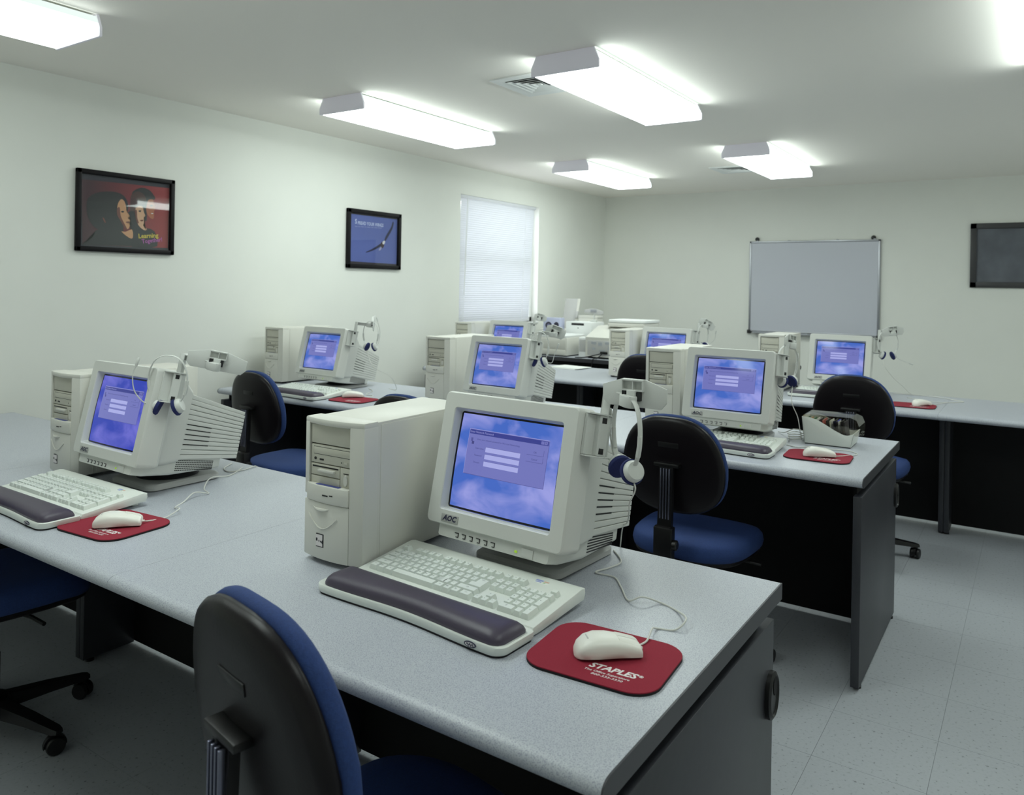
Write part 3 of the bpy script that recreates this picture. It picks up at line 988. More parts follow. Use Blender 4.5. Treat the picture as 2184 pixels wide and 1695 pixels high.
# ------------------------------------------------------------------ headsets
def headset(label, loc, yaw, mic=1, cable=None, spread=1.0, h_=.152, boom=None, lean=0):
    """loc = top of the headband; plane of the band is local XZ"""
    t = thing('headset', label, 'headset', loc, R(yaw), 'headsets with blue foam pads')
    L = Matrix.Rotation(R(lean), 4, 'X')
    sp = spread
    side = [(0, 0, 0), (.022 * sp, 0, -.003), (.044 * sp, 0, -.018), (.058 * sp, 0, -.048), (.060 * sp, 0, -.082), (.052 * sp, 0, -.115), (.036 * sp, 0, -h_ + .006)]
    pts = [(-p[0], p[1], p[2]) for p in side[::-1]] + side[1:]
    M().tube(pts, .004, HOLD, 8, 4, flat=(.0055, .0016), mx=L).obj('headband', t)
    for sx in (-1, 1):
        M().tube([(sx * .060 * sp, 0, -.074), (sx * .058 * sp, 0, -.095), (sx * .052 * sp, 0, -.116)], .0052, HOLD, 8, 3, mx=L).obj('slider', t)
        mx = L @ Matrix.Translation((sx * .031 * sp, 0, -h_)) @ Matrix.Rotation(R(sx * 68), 4, 'Y')
        M().lathe([(.004, .016), (.018, .015), (.0215, .009), (.0225, .002), (.022, 0)][::-1], HOLD, 24, mx=mx).obj('ear_cup', t)
        M().lathe([(.020, -.011), (.0255, -.008), (.0265, -.003), (.025, .001)], FOAM, 24, mx=mx).obj('foam_pad', t)
    s_ = mic
    if boom is None:
        boom = [(s_ * .04 * sp, 0, -h_ + .004), (s_ * .052 * sp, -.02, -h_ + .012), (s_ * .07 * sp, -.05, -h_ + .045), (s_ * .066 * sp, -.062, -h_ + .085)]
    b = M()
    b.tube(boom, .0018, HOLD, 6, 6, mx=L)
    b.obj('microphone_boom', t)
    e, e0 = Vector(boom[-1]), Vector(boom[-2])
    d = (e - e0).normalized()
    M().tube([e - d * .002, e + d * .004, e + d * .022, e + d * .026], [.002, .004, .0045, .0025], HOLD, 10, mx=L).obj('microphone', t)
    if cable:
        ci = Matrix.Translation(loc) @ Matrix.Rotation(R(yaw), 4, 'Z')
        ci.invert()
        start = L @ Vector((-s_ * .030 * sp if cable[0] < 0 else s_ * .034 * sp, 0, -h_ - .018))
        M().tube([start] + [ci @ Vector(p) for p in cable[1]], .0017, LGREY, 6, 6).obj('cable', t)
    return t
def hp(k, fx=.75, dz=.010):
    t, top, end = HD[k]
    mw = Matrix.Translation(t.location) @ Matrix.Rotation(t.rotation_euler.z, 4, 'Z')
    return mw @ (top.lerp(end, fx) + Vector((0, 0, dz)))

headset('white headset hanging on the left front monitor, boom across its screen', hp('A', .12, .004) + Vector((-.030, -.050, 0)), 38, -1, None, .92, .150,
        boom=[(-.036, 0, -.146), (-.065, -.012, -.135), (-.088, -.02, -.10), (-.092, -.022, -.055), (-.084, -.02, -.030)])
headset('white headset with blue foam hanging on the main monitor', hp('B', .80, -.002), -35, 1,
        (1, [(-.668, 1.44, .975), (-.708, 1.50, .930), (-.742, 1.57, .89), (-.772, 1.63, .855), (-.800, 1.68, .825), (-.842, 1.745, .79), (-.86, 1.768, .70), (-.865, 1.775, .55)]), .92, .150,
        boom=[(-.036, 0, -.146), (-.05, -.004, -.125), (-.058, -.006, -.09), (-.060, -.006, -.06)])
headset('headset hanging free against the left wall beside the eagle poster monitor', hp('C', .95, .012), 20, -1,
        (1, [(-3.20, 3.30, .90), (-3.16, 3.40, .84), (-3.20, 3.5, .75), (-3.28, 3.52, .745)]), .8, .150,
        boom=[(.036, 0, -.146), (.05, .004, -.12), (.055, .006, -.06), (.04, .006, .0)])
headset('headset at the corner of the monitor right behind the main monitor', hp('D', .15, .0) + Vector((-.012, -.02, 0)), 18, 1, None, .78, .150,
        boom=[(.036, 0, -.15), (.07, -.02, -.15), (.085, -.03, -.11), (.10, -.04, -.075)])
headset('headset seen edge on between the second row monitor and the diskette box', hp('E', 1.0, -.010) + Vector((-.022, -.005, 0)), 62, 1,
        (1, [(-.83, 3.27, .93), (-.82, 3.33, .86), (-.83, 3.42, .78), (-.83, 3.45, .746)]), .95, .150,
        boom=[(.036, 0, -.146), (.05, -.0, -.12), (.06, -.0, -.09), (.06, -.0, -.06)])
headset('headset seen edge on beside the far monitor left of the whiteboard', hp('G', .5, .0), 70, 1, None, .9, .150)
headset('headset in front of the bare back wall right of the whiteboard, boom to the right', hp('H', .85, .004) + Vector((-.02, 0, 0)), 30, 1,
        (-1, [(-.77, 5.19, .93), (-.735, 5.27, .86), (-.70, 5.40, .80), (-.66, 5.47, .748), (-.60, 5.46, .745)]), 1.0, .150,
        boom=[(.036, 0, -.150), (.062, -.008, -.170), (.095, -.016, -.185), (.118, -.02, -.193)])

# ------------------------------------------------------------------ keyboards
PIT = .0188
def key_layout():
    """(x, y, w, h, legend) in key units, x from left, y from the front row up"""
    K = []
    def row(y, items, x=0):
        for it in items:
            if isinstance(it, (int, float)):
                x += it
                continue
            s_, w_ = it if isinstance(it, tuple) else (it, 1)
            K.append((x, y, w_, 1, s_))
            x += w_
    row(5.4, ['Esc', 1, 'F1', 'F2', 'F3', 'F4', .5, 'F5', 'F6', 'F7', 'F8', .5, 'F9', 'F10', 'F11', 'F12'])
    row(4, ['`', '1', '2', '3', '4', '5', '6', '7', '8', '9', '0', '-', '=', '\\', ('<-', 1)])
    row(3, [('Tab', 1.5)] + list('QWERTYUIOP[]'))
    row(2, [('Caps', 1.75)] + list("ASDFGHJKL;'"))
    row(1, [('Shift', 2.25)] + list('ZXCVBNM,./') + [('Shift', 2.75)])
    row(0, [('Ctrl', 1.25), ('W', 1.1), ('Alt', 1.25), ('', 6.3), ('Alt', 1.25), ('W', 1.1), ('M', 1.25), ('Ctrl', 1.5)])
    K.append((13.5, 3, 1.5, 1, 'L'))       # stepped enter key: two keys merged below
    nx_ = 15.35
    for i, s_ in enumerate(('PrS', 'ScL', 'Pau')):
        K.append((nx_ + i, 5.4, 1, 1, s_))
    for j, r_ in enumerate((('Ins', 'Hom', 'PgU'), ('Del', 'End', 'PgD'))):
        for i, s_ in enumerate(r_):
            K.append((nx_ + i, 4 - j, 1, 1, s_))
    K.append((nx_ + 1, 1, 1, 1, '^'))
    for i, s_ in enumerate(('<', 'v', '>')):
        K.append((nx_ + i, 0, 1, 1, s_))
    px_ = 18.7
    for j, r_ in enumerate((('Num', '/', '*', '-'), '789', '456', '123')):
        for i, s_ in enumerate(r_):
            K.append((px_ + i, 4 - j, 1, 1, s_))
    K.append((px_ + 3, 2, 1, 2, '+'))
    K.append((px_ + 3, 0, 1, 2, 'Ent'))
    K.append((px_, 0, 2, 1, '0'))
    K.append((px_ + 2, 0, 1, 1, '.'))
    K.append((px_ + 3, 5.15, 1, .8, 'Z'))
    return K
KL = key_layout()
KSL = math.atan2(.020, .185)
def kz(y):      # height of the top deck at local y
    return .019 + (y + .0925) / .185 * .020
def keycap(mb, x, y, w_, h_, leg, inplace=True):
    wx, hy = w_ * PIT - .0017, h_ * PIT - .0017
    hh = .0108
    it = .0026
    if leg == 'L':
        A = [(-wx / 2, -hy / 2 - PIT), (wx / 2, -hy / 2 - PIT), (wx / 2, hy / 2), (-wx / 2 + .0, hy / 2)]
        A = [(-wx / 2 - .5 * PIT, -hy / 2 - PIT), (wx / 2, -hy / 2 - PIT), (wx / 2, hy / 2), (-wx / 2 + .0, hy / 2), (-wx / 2 + .0, -hy / 2), (-wx / 2 - .5 * PIT, -hy / 2)]
        B = [(-wx / 2 - .5 * PIT + it, -hy / 2 - PIT + it), (wx / 2 - it, -hy / 2 - PIT + it), (wx / 2 - it, hy / 2 - it), (-wx / 2 + it, hy / 2 - it), (-wx / 2 + it, -hy / 2 - it), (-wx / 2 - .5 * PIT + it, -hy / 2 - it)]
    else:
        A = [(-wx / 2, -hy / 2), (wx / 2, -hy / 2), (wx / 2, hy / 2), (-wx / 2, hy / 2)]
        B = [(-wx / 2 + it, -hy / 2 + it), (wx / 2 - it, -hy / 2 + it), (wx / 2 - it, hy / 2 - .001), (-wx / 2 + it, hy / 2 - .001)]
    mx = Matrix.Translation((x, y, kz(y) - .001)) @ Matrix.Rotation(KSL, 4, 'X') if inplace else None
    mb.loft([[(p[0], p[1], 0) for p in A], [(p[0] * .985, p[1], hh * .3) for p in A], [(p[0], p[1], hh) for p in B]], KEYC, (False, True), mx)
    return hh
def key_xy(k):
    x, y, w_, h_, s_ = k
    return (-.2215 + (x + w_ / 2) * PIT + .009, -.0745 + (y + h_ / 2) * PIT)
KEYMESH = {}
def make_keyboard(full, wrist=True):
    t = thing('keyboard', '', 'keyboard', group='pale computer keyboards')
    b = M()
    W2, D2 = .237, .0925
    side = [(-D2, .003), (-D2 - .001, .012), (-D2 + .004, .0185), (D2 - .012, .0385), (D2, .036), (D2 + .001, .026), (D2 - .004, .014), (-D2 + .03, .003)]
    b.prism(side, -W2, W2, 'x', KEYB, .003)
    b.obj('body', t)
    if full:
        for k in KL:
            key = (k[2], k[3], k[4])
            if key not in KEYMESH:
                mb = M()
                hh = keycap(mb, 0, 0, k[2], k[3], k[4], False)
                s_ = 'Enter' if k[4] == 'L' else ('' if k[4] == 'Z' else k[4])
                if s_:
                    n = len(s_)
                    size = .0062 if n == 1 else .0037
                    mb.text(s_, size, INK, Matrix.Translation((-.0022 if n == 1 else 0, .0022, hh + .00012)))
                KEYMESH[key] = mb.mesh('key', 30)
            x, y = key_xy(k)
            link('key', KEYMESH[key], t, (x, y, kz(y) - .001), (KSL, 0, 0))
    else:
        ks = M()
        for k in KL:
            x, y = key_xy(k)
            keycap(ks, x, y, k[2], k[3], k[4])
        o = ks.obj('keys', t)
        o['kind'] = 'stuff'
    lb = M()
    mx = Matrix.Translation((.150, .064, kz(.064) + .0006)) @ Matrix.Rotation(KSL, 4, 'X')
    lb.box((-.018, -.006, -.0005), (.018, .008, .0), PAPER, mx=mx)
    lb.box((-.016, .001, 0), (.002, .006, .0003), mat('blue_label_ink', (150, 160, 210), .5), mx=mx)
    lb.box((.004, .001, 0), (.016, .005, .0003), mat('orange_label_ink', (214, 180, 160), .5), mx=mx)
    lb.box((-.014, -.004, 0), (.0, -.001, .0003), mat('blue_label_ink'), mx=mx)
    lb.box((.004, -.004, 0), (.010, -.001, .0003), mat('green_label_ink', (176, 200, 150), .5), mx=mx)
    lb.obj('label_sticker', t)
    ld = M()
    for i in range(3):
        pass
    for sx in (-1, 1):
        M().box((sx * .2 - .012, D2 - .03, 0), (sx * .2 + .012, D2 - .012, .016), KEYB, .002).obj('foot', t)
        M().box((sx * .2 - .012, -D2 + .012, 0), (sx * .2 + .012, -D2 + .024, .004), RUBBER).obj('foot', t)
    return t
def make_rest():
    t = thing('wrist_rest', '', 'wrist rest', group='wrist rests')
    def outline(w_, d_, bow, r_):
        pts = []
        n = 22
        for k in range(n + 1):           # front edge, left to right, gently waved
            u = k / n * 2 - 1
            pts.append((u * (w_ / 2 - r_), -d_ / 2 + bow * (.5 + .5 * math.cos(u * math.pi))))
        def arc(cx, cy, a0, a1):
            for k in range(1, 8):
                a = R(a0 + (a1 - a0) * k / 8)
                pts.append((cx + r_ * math.cos(a), cy + r_ * math.sin(a)))
        arc(w_ / 2 - r_, -d_ / 2 + r_, -90, 0)
        rb = .008
        pts.append((w_ / 2, d_ / 2 - rb))
        pts.append((w_ / 2 - rb * .3, d_ / 2 - rb * .3))
        for k in range(n + 1):
            u = 1 - k / n * 2
            pts.append((u * (w_ / 2 - rb), d_ / 2))
        pts.append((-w_ / 2 + rb * .3, d_ / 2 - rb * .3))
        pts.append((-w_ / 2, d_ / 2 - rb))
        arc(-w_ / 2 + r_, -d_ / 2 + r_, 180, 270)
        return pts
    A = outline(.490, .104, .010, .026)
    sc = lambda P, a, b_, z_: [(p[0] * a, p[1] * b_, z_) for p in P]
    M().loft([sc(A, .99, .97, .004), sc(A, 1, 1, .008), sc(A, 1, 1, .018), sc(A, .99, .965, .020), sc(A, .975, .90, .017)], KEYB).obj('tray', t, sharp=50)
    M().loft([sc(A, .985, .96, 0), sc(A, .985, .96, .005)], RUBBER).obj('base_pad', t)
    B = outline(.468, .086, .011, .024)
    M().loft([sc(B, 1, 1, .014), sc(B, 1.0, 1.0, .021), sc(B, .985, .93, .028), sc(B, .955, .78, .0345), sc(B, .90, .5, .0385), sc(B, .84, .2, .0395), sc(B, .8, .03, .0397)], GEL).obj('cushion', t, sharp=75)
    l = M()
    mx = Matrix.Translation((.178, -.0510, .0118)) @ Matrix.Rotation(R(90), 4, 'X')
    ov = sell(.027, .0105, 2, 26)
    ov2 = sell(.022, .0072, 2, 26)
    l.loft([[(p[0], p[1], 0) for p in ov], [(p[0], p[1], .0022) for p in ov]], NAVYINK, mx=mx)
    l.loft([[(p[0], p[1], .0022) for p in ov2], [(p[0], p[1], .0024) for p in ov2]], PRINTW, mx=mx)
    l.tube([(-.007 + .016 * k / 16, .0022 * math.sin(k * 1.1), .0026) for k in range(17)], .0008, NAVYINK, 6, mx=mx)
    l.obj('oval_logo', t)
    return t
KBD = [('A', -2.325, 1.165, 0, True, 'keyboard cut off by the left edge of the picture', 'wrist rest cut off at the left edge before the left keyboard'),
       ('B', -.988, 1.303, -2.6, True, 'large near keyboard below the main monitor', 'dark padded wrist rest nearest the camera, before the main keyboard'),
       ('C', -3.49, 3.09, 0, False, 'keyboard on the desk by the left wall', 'wrist rest on the desk by the left wall, beside the second row chair'),
       ('E', -1.085, 3.185, 0, False, 'keyboard in the second row partly behind the empty chair', 'wrist rest beside the red pad near the diskette box'),
       ('H', -1.03, 5.09, 0, False, 'far keyboard half hidden by a black chair under the whiteboard', 'far wrist rest half hidden by the black chair')]
krest = None
kfull = kstuff = None
for k, x, y, rz, full, lab, lab2 in KBD:
    if full:
        t = copy_tree(kfull) if kfull else make_keyboard(True)
        kfull = kfull or t
    else:
        t = copy_tree(kstuff) if kstuff else make_keyboard(False)
        kstuff = kstuff or t
    t.location = (x, y, ZT)
    t.rotation_euler.z = R(rz)
    t['label'] = lab
    r_ = copy_tree(krest) if krest else make_rest()
    krest = krest or r_
    v = Matrix.Rotation(R(rz), 4, 'Z') @ Vector((.001, -.1475, 0))
    r_.location = (x + v.x, y + v.y, ZT)
    r_.rotation_euler.z = R(rz)
    r_['label'] = lab2

# ------------------------------------------------------------------ mouse pads and mice
def make_pad():
    t = thing('mouse_pad', '', 'mouse pad', group='red mouse pads')
    o = rrect(.240, .198, .048, 8)
    M().loft([[(p[0], p[1], 0) for p in o], [(p[0], p[1], .0042) for p in o]], RUBBER).obj('rubber_base', t)
    o2 = rrect(.2396, .1976, .0478, 8)
    M().loft([[(p[0], p[1], .0042) for p in o2], [(p[0], p[1], .0056) for p in o2], [(p[0] * .996, p[1] * .996, .006) for p in o2]], RED).obj('cloth_top', t)
    p = M()
    for s_, size, x, y, bold, sh, xs in (('STAPLES', .0225, .034, -.046, .035, .25, 1.0), ('The Office Superstore', .0082, .030, -.0625, .014, .2, 1.08), ('800-333-3330', .0082, .034, -.0725, .014, .2, 1.2)):
        p.text(s_, size, PRINTW, Matrix.Translation((x, y, .0062)), bold=bold, shear=sh, xs=xs)
    half = max(q_[0] for q_ in text_geo('STAPLES', 'CENTER', .035, .25, 1)[0]) * .0225
    p.text('\u00ae', .010, PRINTW, Matrix.Translation((.034 + half + .004, -.042, .0062)), bold=.02)
    p.obj('printed_logo', t)
    return t
def make_mouse():
    """nose points to +x, origin on the pad"""
    t = thing('mouse', '', 'mouse', group='white computer mice')
    st = [(-.057, .010, .006), (-.0555, .030, .0155), (-.050, .044, .024), (-.038, .055, .0325), (-.020, .0605, .0365), (0, .060, .0355), (.020, .0575, .0315), (.038, .0565, .0265), (.050, .0555, .0225), (.0555, .0535, .0195), (.0575, .050, .0165)]
    loops = []
    for x, wd, h_ in st:
        pr = []
        n = 22
        for k in range(n):
            a = 2 * math.pi * k / n
            c, s_ = math.cos(a), math.sin(a)
            yy = wd / 2 * math.copysign(abs(c) ** .62, c)
            zz = h_ * (.45 + .55 * math.copysign(abs(s_) ** .72, s_)) if s_ > 0 else h_ * .45 + (h_ * .45 - .0008) * -(abs(s_) ** .35)
            pr.append((x, yy * (1 - .10 * (s_ < -.5)), zz))
        loops.append(pr)
    M().loft(loops, MOUSEM).obj('shell', t, sharp=60)
    b = M()
    for sy in (-1, 1):
        lp = []
        for x, wd, h_ in ((.018, .056, .0322), (.036, .056, .0274), (.050, .055, .0232), (.0568, .052, .0185)):
            y0, y1 = .0012, wd / 2 - .0015
            lp.append([(x, sy * y0, h_ + .0004), (x, sy * (y0 + y1) * .55, h_ * .985 + .0006), (x, sy * y1 * .93, h_ * .80), (x, sy * y1, h_ * .62),
                       (x, sy * y1 * .9, h_ * .5), (x, sy * y0, h_ * .6)])
        M().loft(lp, MOUSEM).obj('button', t, sharp=50)
    M().box((-.0365, -.008, .0305), (-.034, .010, .0338), GREYP, .0008).obj('indicator_slot', t)
    M().tube([(.055, 0, .008), (.064, 0, .008)], .0028, MOUSEM, 8).obj('cable_collar', t)
    return t
MP = [('A', -1.985, 1.105, 5, -1.962, 1.100, 52, 'red mouse pad at the left of the front row, in front of the left monitor', 'white mouse on the left front red pad'),
      ('B', -.615, 1.213, 4, -.612, 1.214, 43, 'large red mouse pad nearest the camera at the right end of the front desk', 'large white mouse nearest the camera'),
      ('C', -3.110, 3.060, 4, -3.17, 3.11, 50, 'red mouse pad on the desk by the left wall', 'small mouse on the pad by the left wall'),
      ('E', -.700, 3.165, 4, -.695, 3.15, 30, 'red mouse pad in front of the diskette box', 'white mouse in front of the diskette box'),
      ('H', -.590, 4.945, 2, -.545, 4.955, 60, 'far red mouse pad at the right edge beside a desk seam', 'far white mouse beside the desk seam at right')]
pad0 = mouse0 = None
CORD = {'A': [(-1.93, 1.165), (-1.939, 1.218), (-1.948, 1.266), (-2.006, 1.29), (-2.038, 1.338), (-2.063, 1.389), (-2.062, 1.436), (-2.12, 1.46), (-2.178, 1.524), (-2.2, 1.609), (-2.26, 1.703)],
        'B': [(-.578, 1.272), (-.575, 1.3), (-.582, 1.337), (-.587, 1.37), (-.556, 1.385), (-.547, 1.416), (-.586, 1.468), (-.628, 1.486), (-.659, 1.463), (-.687, 1.457), (-.73, 1.512), (-.769, 1.556), (-.816, 1.557), (-.804, 1.602), (-.8, 1.654), (-.85, 1.715)],
        'C': [(-3.12, 3.165), (-3.14, 3.24), (-3.214, 3.257), (-3.283, 3.384), (-3.38, 3.45)],
        'E': [(-.638, 3.185), (-.585, 3.300), (-.626, 3.356), (-.684, 3.342), (-.769, 3.347), (-.808, 3.30), (-.86, 3.32)],
        'H': [(-.515, 5.01), (-.48, 5.10), (-.44, 5.21), (-.37, 5.32), (-.40, 5.37), (-.52, 5.45), (-.72, 5.47)]}
for k, x, y, rz, mx_, my_, mr, lab, lab2 in MP:
    p = copy_tree(pad0) if pad0 else make_pad()
    pad0 = pad0 or p
    p.location = (x, y, ZT)
    p.rotation_euler.z = R(rz)
    p['label'] = lab
    q = copy_tree(mouse0) if mouse0 else make_mouse()
    mouse0 = mouse0 or q
    q.location = (mx_, my_, ZT + .006)
    q.rotation_euler.z = R(mr)
    q['label'] = lab2
for k, x, y, rz, mx_, my_, mr, lab, lab2 in MP:
    q = [o for o in bpy.data.objects if o.get('label') == lab2][0]
    inv = (Matrix.Translation((mx_, my_, ZT + .006)) @ Matrix.Rotation(R(mr), 4, 'Z')).inverted()
    pts = [Vector((.062, 0, .008)), Vector((.072, 0, .0065))]
    for i, c in enumerate(CORD[k]):
        on = abs(c[0] - x) < .118 and abs(c[1] - y) < .1
        pts.append(inv @ Vector((c[0], c[1], ZT + (.0085 if on else .0025 + .012 * (k in 'AB' and i in (2, 5, 8))))))
    M().tube(pts[:1] + pts[2:], .0019, LGREY, 7, 6).obj('cable', q)

# loose cables on desks ---------------------------------------------------
def cable(label, pts, r_=.002, mm=LGREY, name='cable'):
    return tag(M().tube(pts, r_, mm, 7, 6).obj(name), label, 'cable')
def zt(p, z=.0022):
    return [(a, b, ZT + z) for a, b in p]
coil = []
for i in range(52):
    a = i * .42
    coil.append((-.862 + .030 * math.cos(a) + .004 * math.sin(i * .9), 3.47 + .052 * math.sin(a), ZT + .003 + .0007 * i))
cable('coiled grey cable bundle lying left of the diskette box', coil + [(-.93, 3.55, ZT + .012), (-.97, 3.60, ZT + .004)])
cable('pale wires lying at the back right corner of the third row desk', zt([(-.76, 5.44), (-.70, 5.50), (-.62, 5.50), (-.512, 5.46), (-.402, 5.361), (-.362, 5.32), (-.438, 5.22), (-.52, 5.2), (-.6, 5.25), (-.66, 5.3)]))
cable('short white wires behind the left front monitor', zt([(-2.34, 1.72), (-2.30, 1.66), (-2.245, 1.64), (-2.23, 1.69), (-2.24, 1.745)]) + [(-2.26, 1.765, .70), (-2.27, 1.775, .5)])
cable('grey cable drooping in the dark gap right of the second row middle monitor', [(-2.02, 3.70, .742), (-1.98, 3.752, .66), (-1.85, 3.765, .60), (-1.70, 3.765, .66), (-1.66, 3.77, .72)], .004)
cable('dark cables hanging beside the far right tower', [(-1.30, 5.18, .842), (-1.285, 5.14, .80), (-1.27, 5.12, .775), (-1.22, 5.16, .745), (-1.16, 5.2, .744)], .004, DARKP)

# ------------------------------------------------------------------ chairs
def make_chair():
    """origin on the floor under the seat centre, sitter faces +y"""
    t = thing('office_chair', '', 'chair', group='black and blue task chairs')
    def ring(out, sc, off, wrap, T):
        return [T @ Vector((p[0] * sc, off + wrap * (p[0] * sc) ** 2, p[1] * sc)) for p in out]
    # back: narrower at the top
    taper = lambda x, z: (x * (1.0 - .16 * max(0, z) / .18), z)
    out = sell(.385, .352, 2.7, 48, taper)
    T = Matrix.Translation((0, -.245, .765)) @ Matrix.Rotation(R(8), 4, 'X')
    sh = [(.03, -.022), (.35, -.022), (.7, -.021), (.9, -.018), (.972, -.013), (1.0, -.004), (.995, .006), (.95, .010)]
    M().loft([ring(out, s_, o_, .35, T) for s_, o_ in sh], CHAIRB).obj('backrest_shell', t, sharp=70)
    pd = [(.955, .006), (1.005, .012), (1.015, .022), (1.0, .032), (.95, .040), (.8, .046), (.4, .048), (.03, .048)]
    M().loft([ring(out, s_, o_, .35, T) for s_, o_ in pd], NAVY).obj('backrest_cushion', t, sharp=70)
    b = M()
    b.box((-.038, -.0232, .070), (.038, -.019, .088), BLACK, .001, mx=T)
    b.obj('label_plate', t)
    # seat
    sout = sell(.445, .45, 3.0, 48, lambda x, y: (x * (1 + .05 * y / .23), y))
    def sr(sc, z): return [(p[0] * sc, p[1] * sc + .02, z - .02 * max(0, p[1] * sc - .1) / .13) for p in sout]
    M().loft([sr(.5, .395), sr(.9, .398), sr(.97, .41), sr(.97, .425)], CHAIRB).obj('seat_pan', t, sharp=70)
    M().loft([sr(.965, .418), sr(1.0, .425), sr(1.02, .445), sr(1.0, .468), sr(.94, .482), sr(.75, .489), sr(.4, .486), sr(.03, .484)], NAVY).obj('seat_cushion', t, sharp=70)
    # back support bar
    def rb(w_, d_, p, ax):
        return [(p[0] + sx * w_ / 2, p[1] + (sy * d_ / 2 if ax == 'z' else 0), p[2] + (sy * d_ / 2 if ax == 'y' else 0)) for sx, sy in ((-1, -1), (1, -1), (1, 1), (-1, 1))]
    j = M()
    j.loft([rb(.052, .018, (0, -.02, .385), 'y'), rb(.052, .018, (0, -.235, .385), 'y'), rb(.052, .018, (0, -.285, .398), 'y'), rb(.052, .018, (0, -.297, .44), 'z'), rb(.052, .018, (0, -.290, .58), 'z'), rb(.05, .016, (0, -.282, .772), 'z')], BLACK)
    j.obj('back_bar', t, sharp=40)
    rbs = M()
    for i in range(4):
        rbs.box((-.018 + i * .0105, -.3015, .585), (-.0135 + i * .0105, -.292, .762), CHROME, .001)
    rbs.obj('ribbed_cover', t)
    M().box((-.046, -.295, .766), (.046, -.262, .779), BLACK, .003).obj('bar_head', t)
    M().box((-.034, -.318, .40), (.034, -.278, .56), BLACK, .006).obj('bar_sleeve', t)
    kn = M().lathe([(.012, 0), (.018, .004), (.018, .02), (.012, .024)], BLACK, 16, mx=Matrix.Translation((.026, -.298, .50)) @ Matrix.Rotation(R(90), 4, 'Y'))
    kn.obj('adjustment_knob', t)
    # column and base
    M().box((-.09, -.10, .375), (.09, .10, .397), BLACK, .006).obj('seat_plate', t)
    M().lathe([(.028, .09), (.028, .24), (.024, .245), (.024, .25)], BLACK, 20).obj('column', t)
    M().lathe([(.014, .22), (.014, .385)], BRASS, 16).obj('gas_lift', t)
    M().tube([(.08, .02, .385), (.17, .05, .378), (.235, .06, .372)], .006, BLACK, 8).obj('lever', t)
    M().lathe([(.045, .062), (.052, .075), (.05, .11), (.034, .118)], BLACK, 24).obj('base_hub', t)
    for k in range(5):
        a = R(72 * k + 18)
        c_, s_ = math.cos(a), math.sin(a)
        L = Matrix.Rotation(a, 4, 'Z')
        g = M()
        g.loft([[(.03, y_, z_) for y_, z_ in ((-.026, .068), (.026, .068), (.022, .108), (-.022, .108))],
                [(.17, y_, z_) for y_, z_ in ((-.022, .066), (.022, .066), (.018, .092), (-.018, .092))],
                [(.275, y_, z_) for y_, z_ in ((-.018, .060), (.018, .060), (.014, .076), (-.014, .076))],
                [(.290, y_, z_) for y_, z_ in ((-.012, .061), (.012, .061), (.010, .072), (-.010, .072))]], BLACK, mx=L)
        lg = g.obj('base_leg', t, sharp=35)
        cs = M()
        C = Matrix.Translation((.272 * c_, .272 * s_, 0)) @ Matrix.Rotation(a + 1.1 + k, 4, 'Z')
        for yy in (-.022, .006):
            cs.lathe([(.010, 0), (.0235, .001), (.026, .005), (.026, .012), (.0235, .016), (.010, .016)], BLACK, 18, mx=C @ Matrix.Translation((0, yy, .026)) @ Matrix.Rotation(R(-90), 4, 'X'))
        hood = [(.031 * math.cos(R(q)), .026 + .031 * math.sin(R(q))) for q in range(-10, 191, 20)]
        cs.prism(hood + [(-.02, .03), (.02, .03)], -.007, .007, 'y', BLACK, mx=C)
        cs.tube([(0, 0, .05), (0, 0, .066)], .006, BLACK, 8, mx=C)
        cs.obj('caster', lg)
    return t
CH = [('B', -.838, .932, -11, .005, 'nearest black and blue chair at the bottom left, seen from behind'),
      ('C', -3.135, 2.68, -4, .0, 'chair with blue rim left of centre, in front of the desk by the left wall'),
      ('D', -2.14, 2.62, 0, -.015, 'chair of which only the top edge shows behind the main tower'),
      ('E', -1.078, 2.865, 0, -.015, 'chair right behind the main monitor headset, showing its ribbed back bar'),
      ('G', -2.00, 4.66, 0, .03, 'far chair half hidden behind the second row right tower'),
      ('H', -.775, 4.47, 0, .015, 'chair behind the diskette box, its casters showing on the right'),
      ('A', -2.62, 1.08, -4, 0, 'chair pushed under the left front desk, only its base showing in the shadow')]
ch0 = None
for k, x, y, rz, dz, lab in CH:
    c = copy_tree(ch0) if ch0 else make_chair()
    ch0 = ch0 or c
    c.location = (x, y, 0)
    c.rotation_euler.z = R(rz)
    c['label'] = lab
    if dz:
        for o in c.children:
            n = o.name.split('.')[0]
            if n in ('backrest_shell', 'backrest_cushion', 'label_plate', 'back_bar', 'ribbed_cover', 'bar_head', 'bar_sleeve', 'adjustment_knob', 'seat_pan', 'seat_cushion', 'seat_plate', 'lever', 'gas_lift'):
                o.location.z += dz

# ------------------------------------------------------------------ diskette box
bx = thing('diskette_box', 'light grey diskette box with smoky clear lid beside the red pad', 'box', (-.818, 3.414, ZT), R(1))
bw, bd, bh = .196, .150, .112
def scurve(x):
    u = min(1, max(0, (x - .02) / (.165)))
    return bh - .064 * (3 * u * u - 2 * u ** 3) + (.012 * max(0, (x - .165) / .03))
fr = [(.006, 0.004), (bw - .008, 0.004), (bw + .004, scurve(bw))] + [(bw + .004 - (bw + .010) * k / 16, scurve(bw - bw * k / 16)) for k in range(1, 17)]
body = M()
for y0 in (0, bd - .003):
    body.prism(fr, y0, y0 + .003, 'y', KEYB, .0006)
body.prism([(.006, .004), (.009, .004), (-.003, bh), (-.006, bh)], 0, bd, 'y', KEYB, .0006)
body.prism([(bw - .011, .004), (bw - .008, .004), (bw + .004, scurve(bw)), (bw + .001, scurve(bw))], 0, bd, 'y', KEYB, .0006)
body.box((.008, .002, .004), (bw - .010, bd - .002, .007), KEYB)
body.obj('tray', bx)
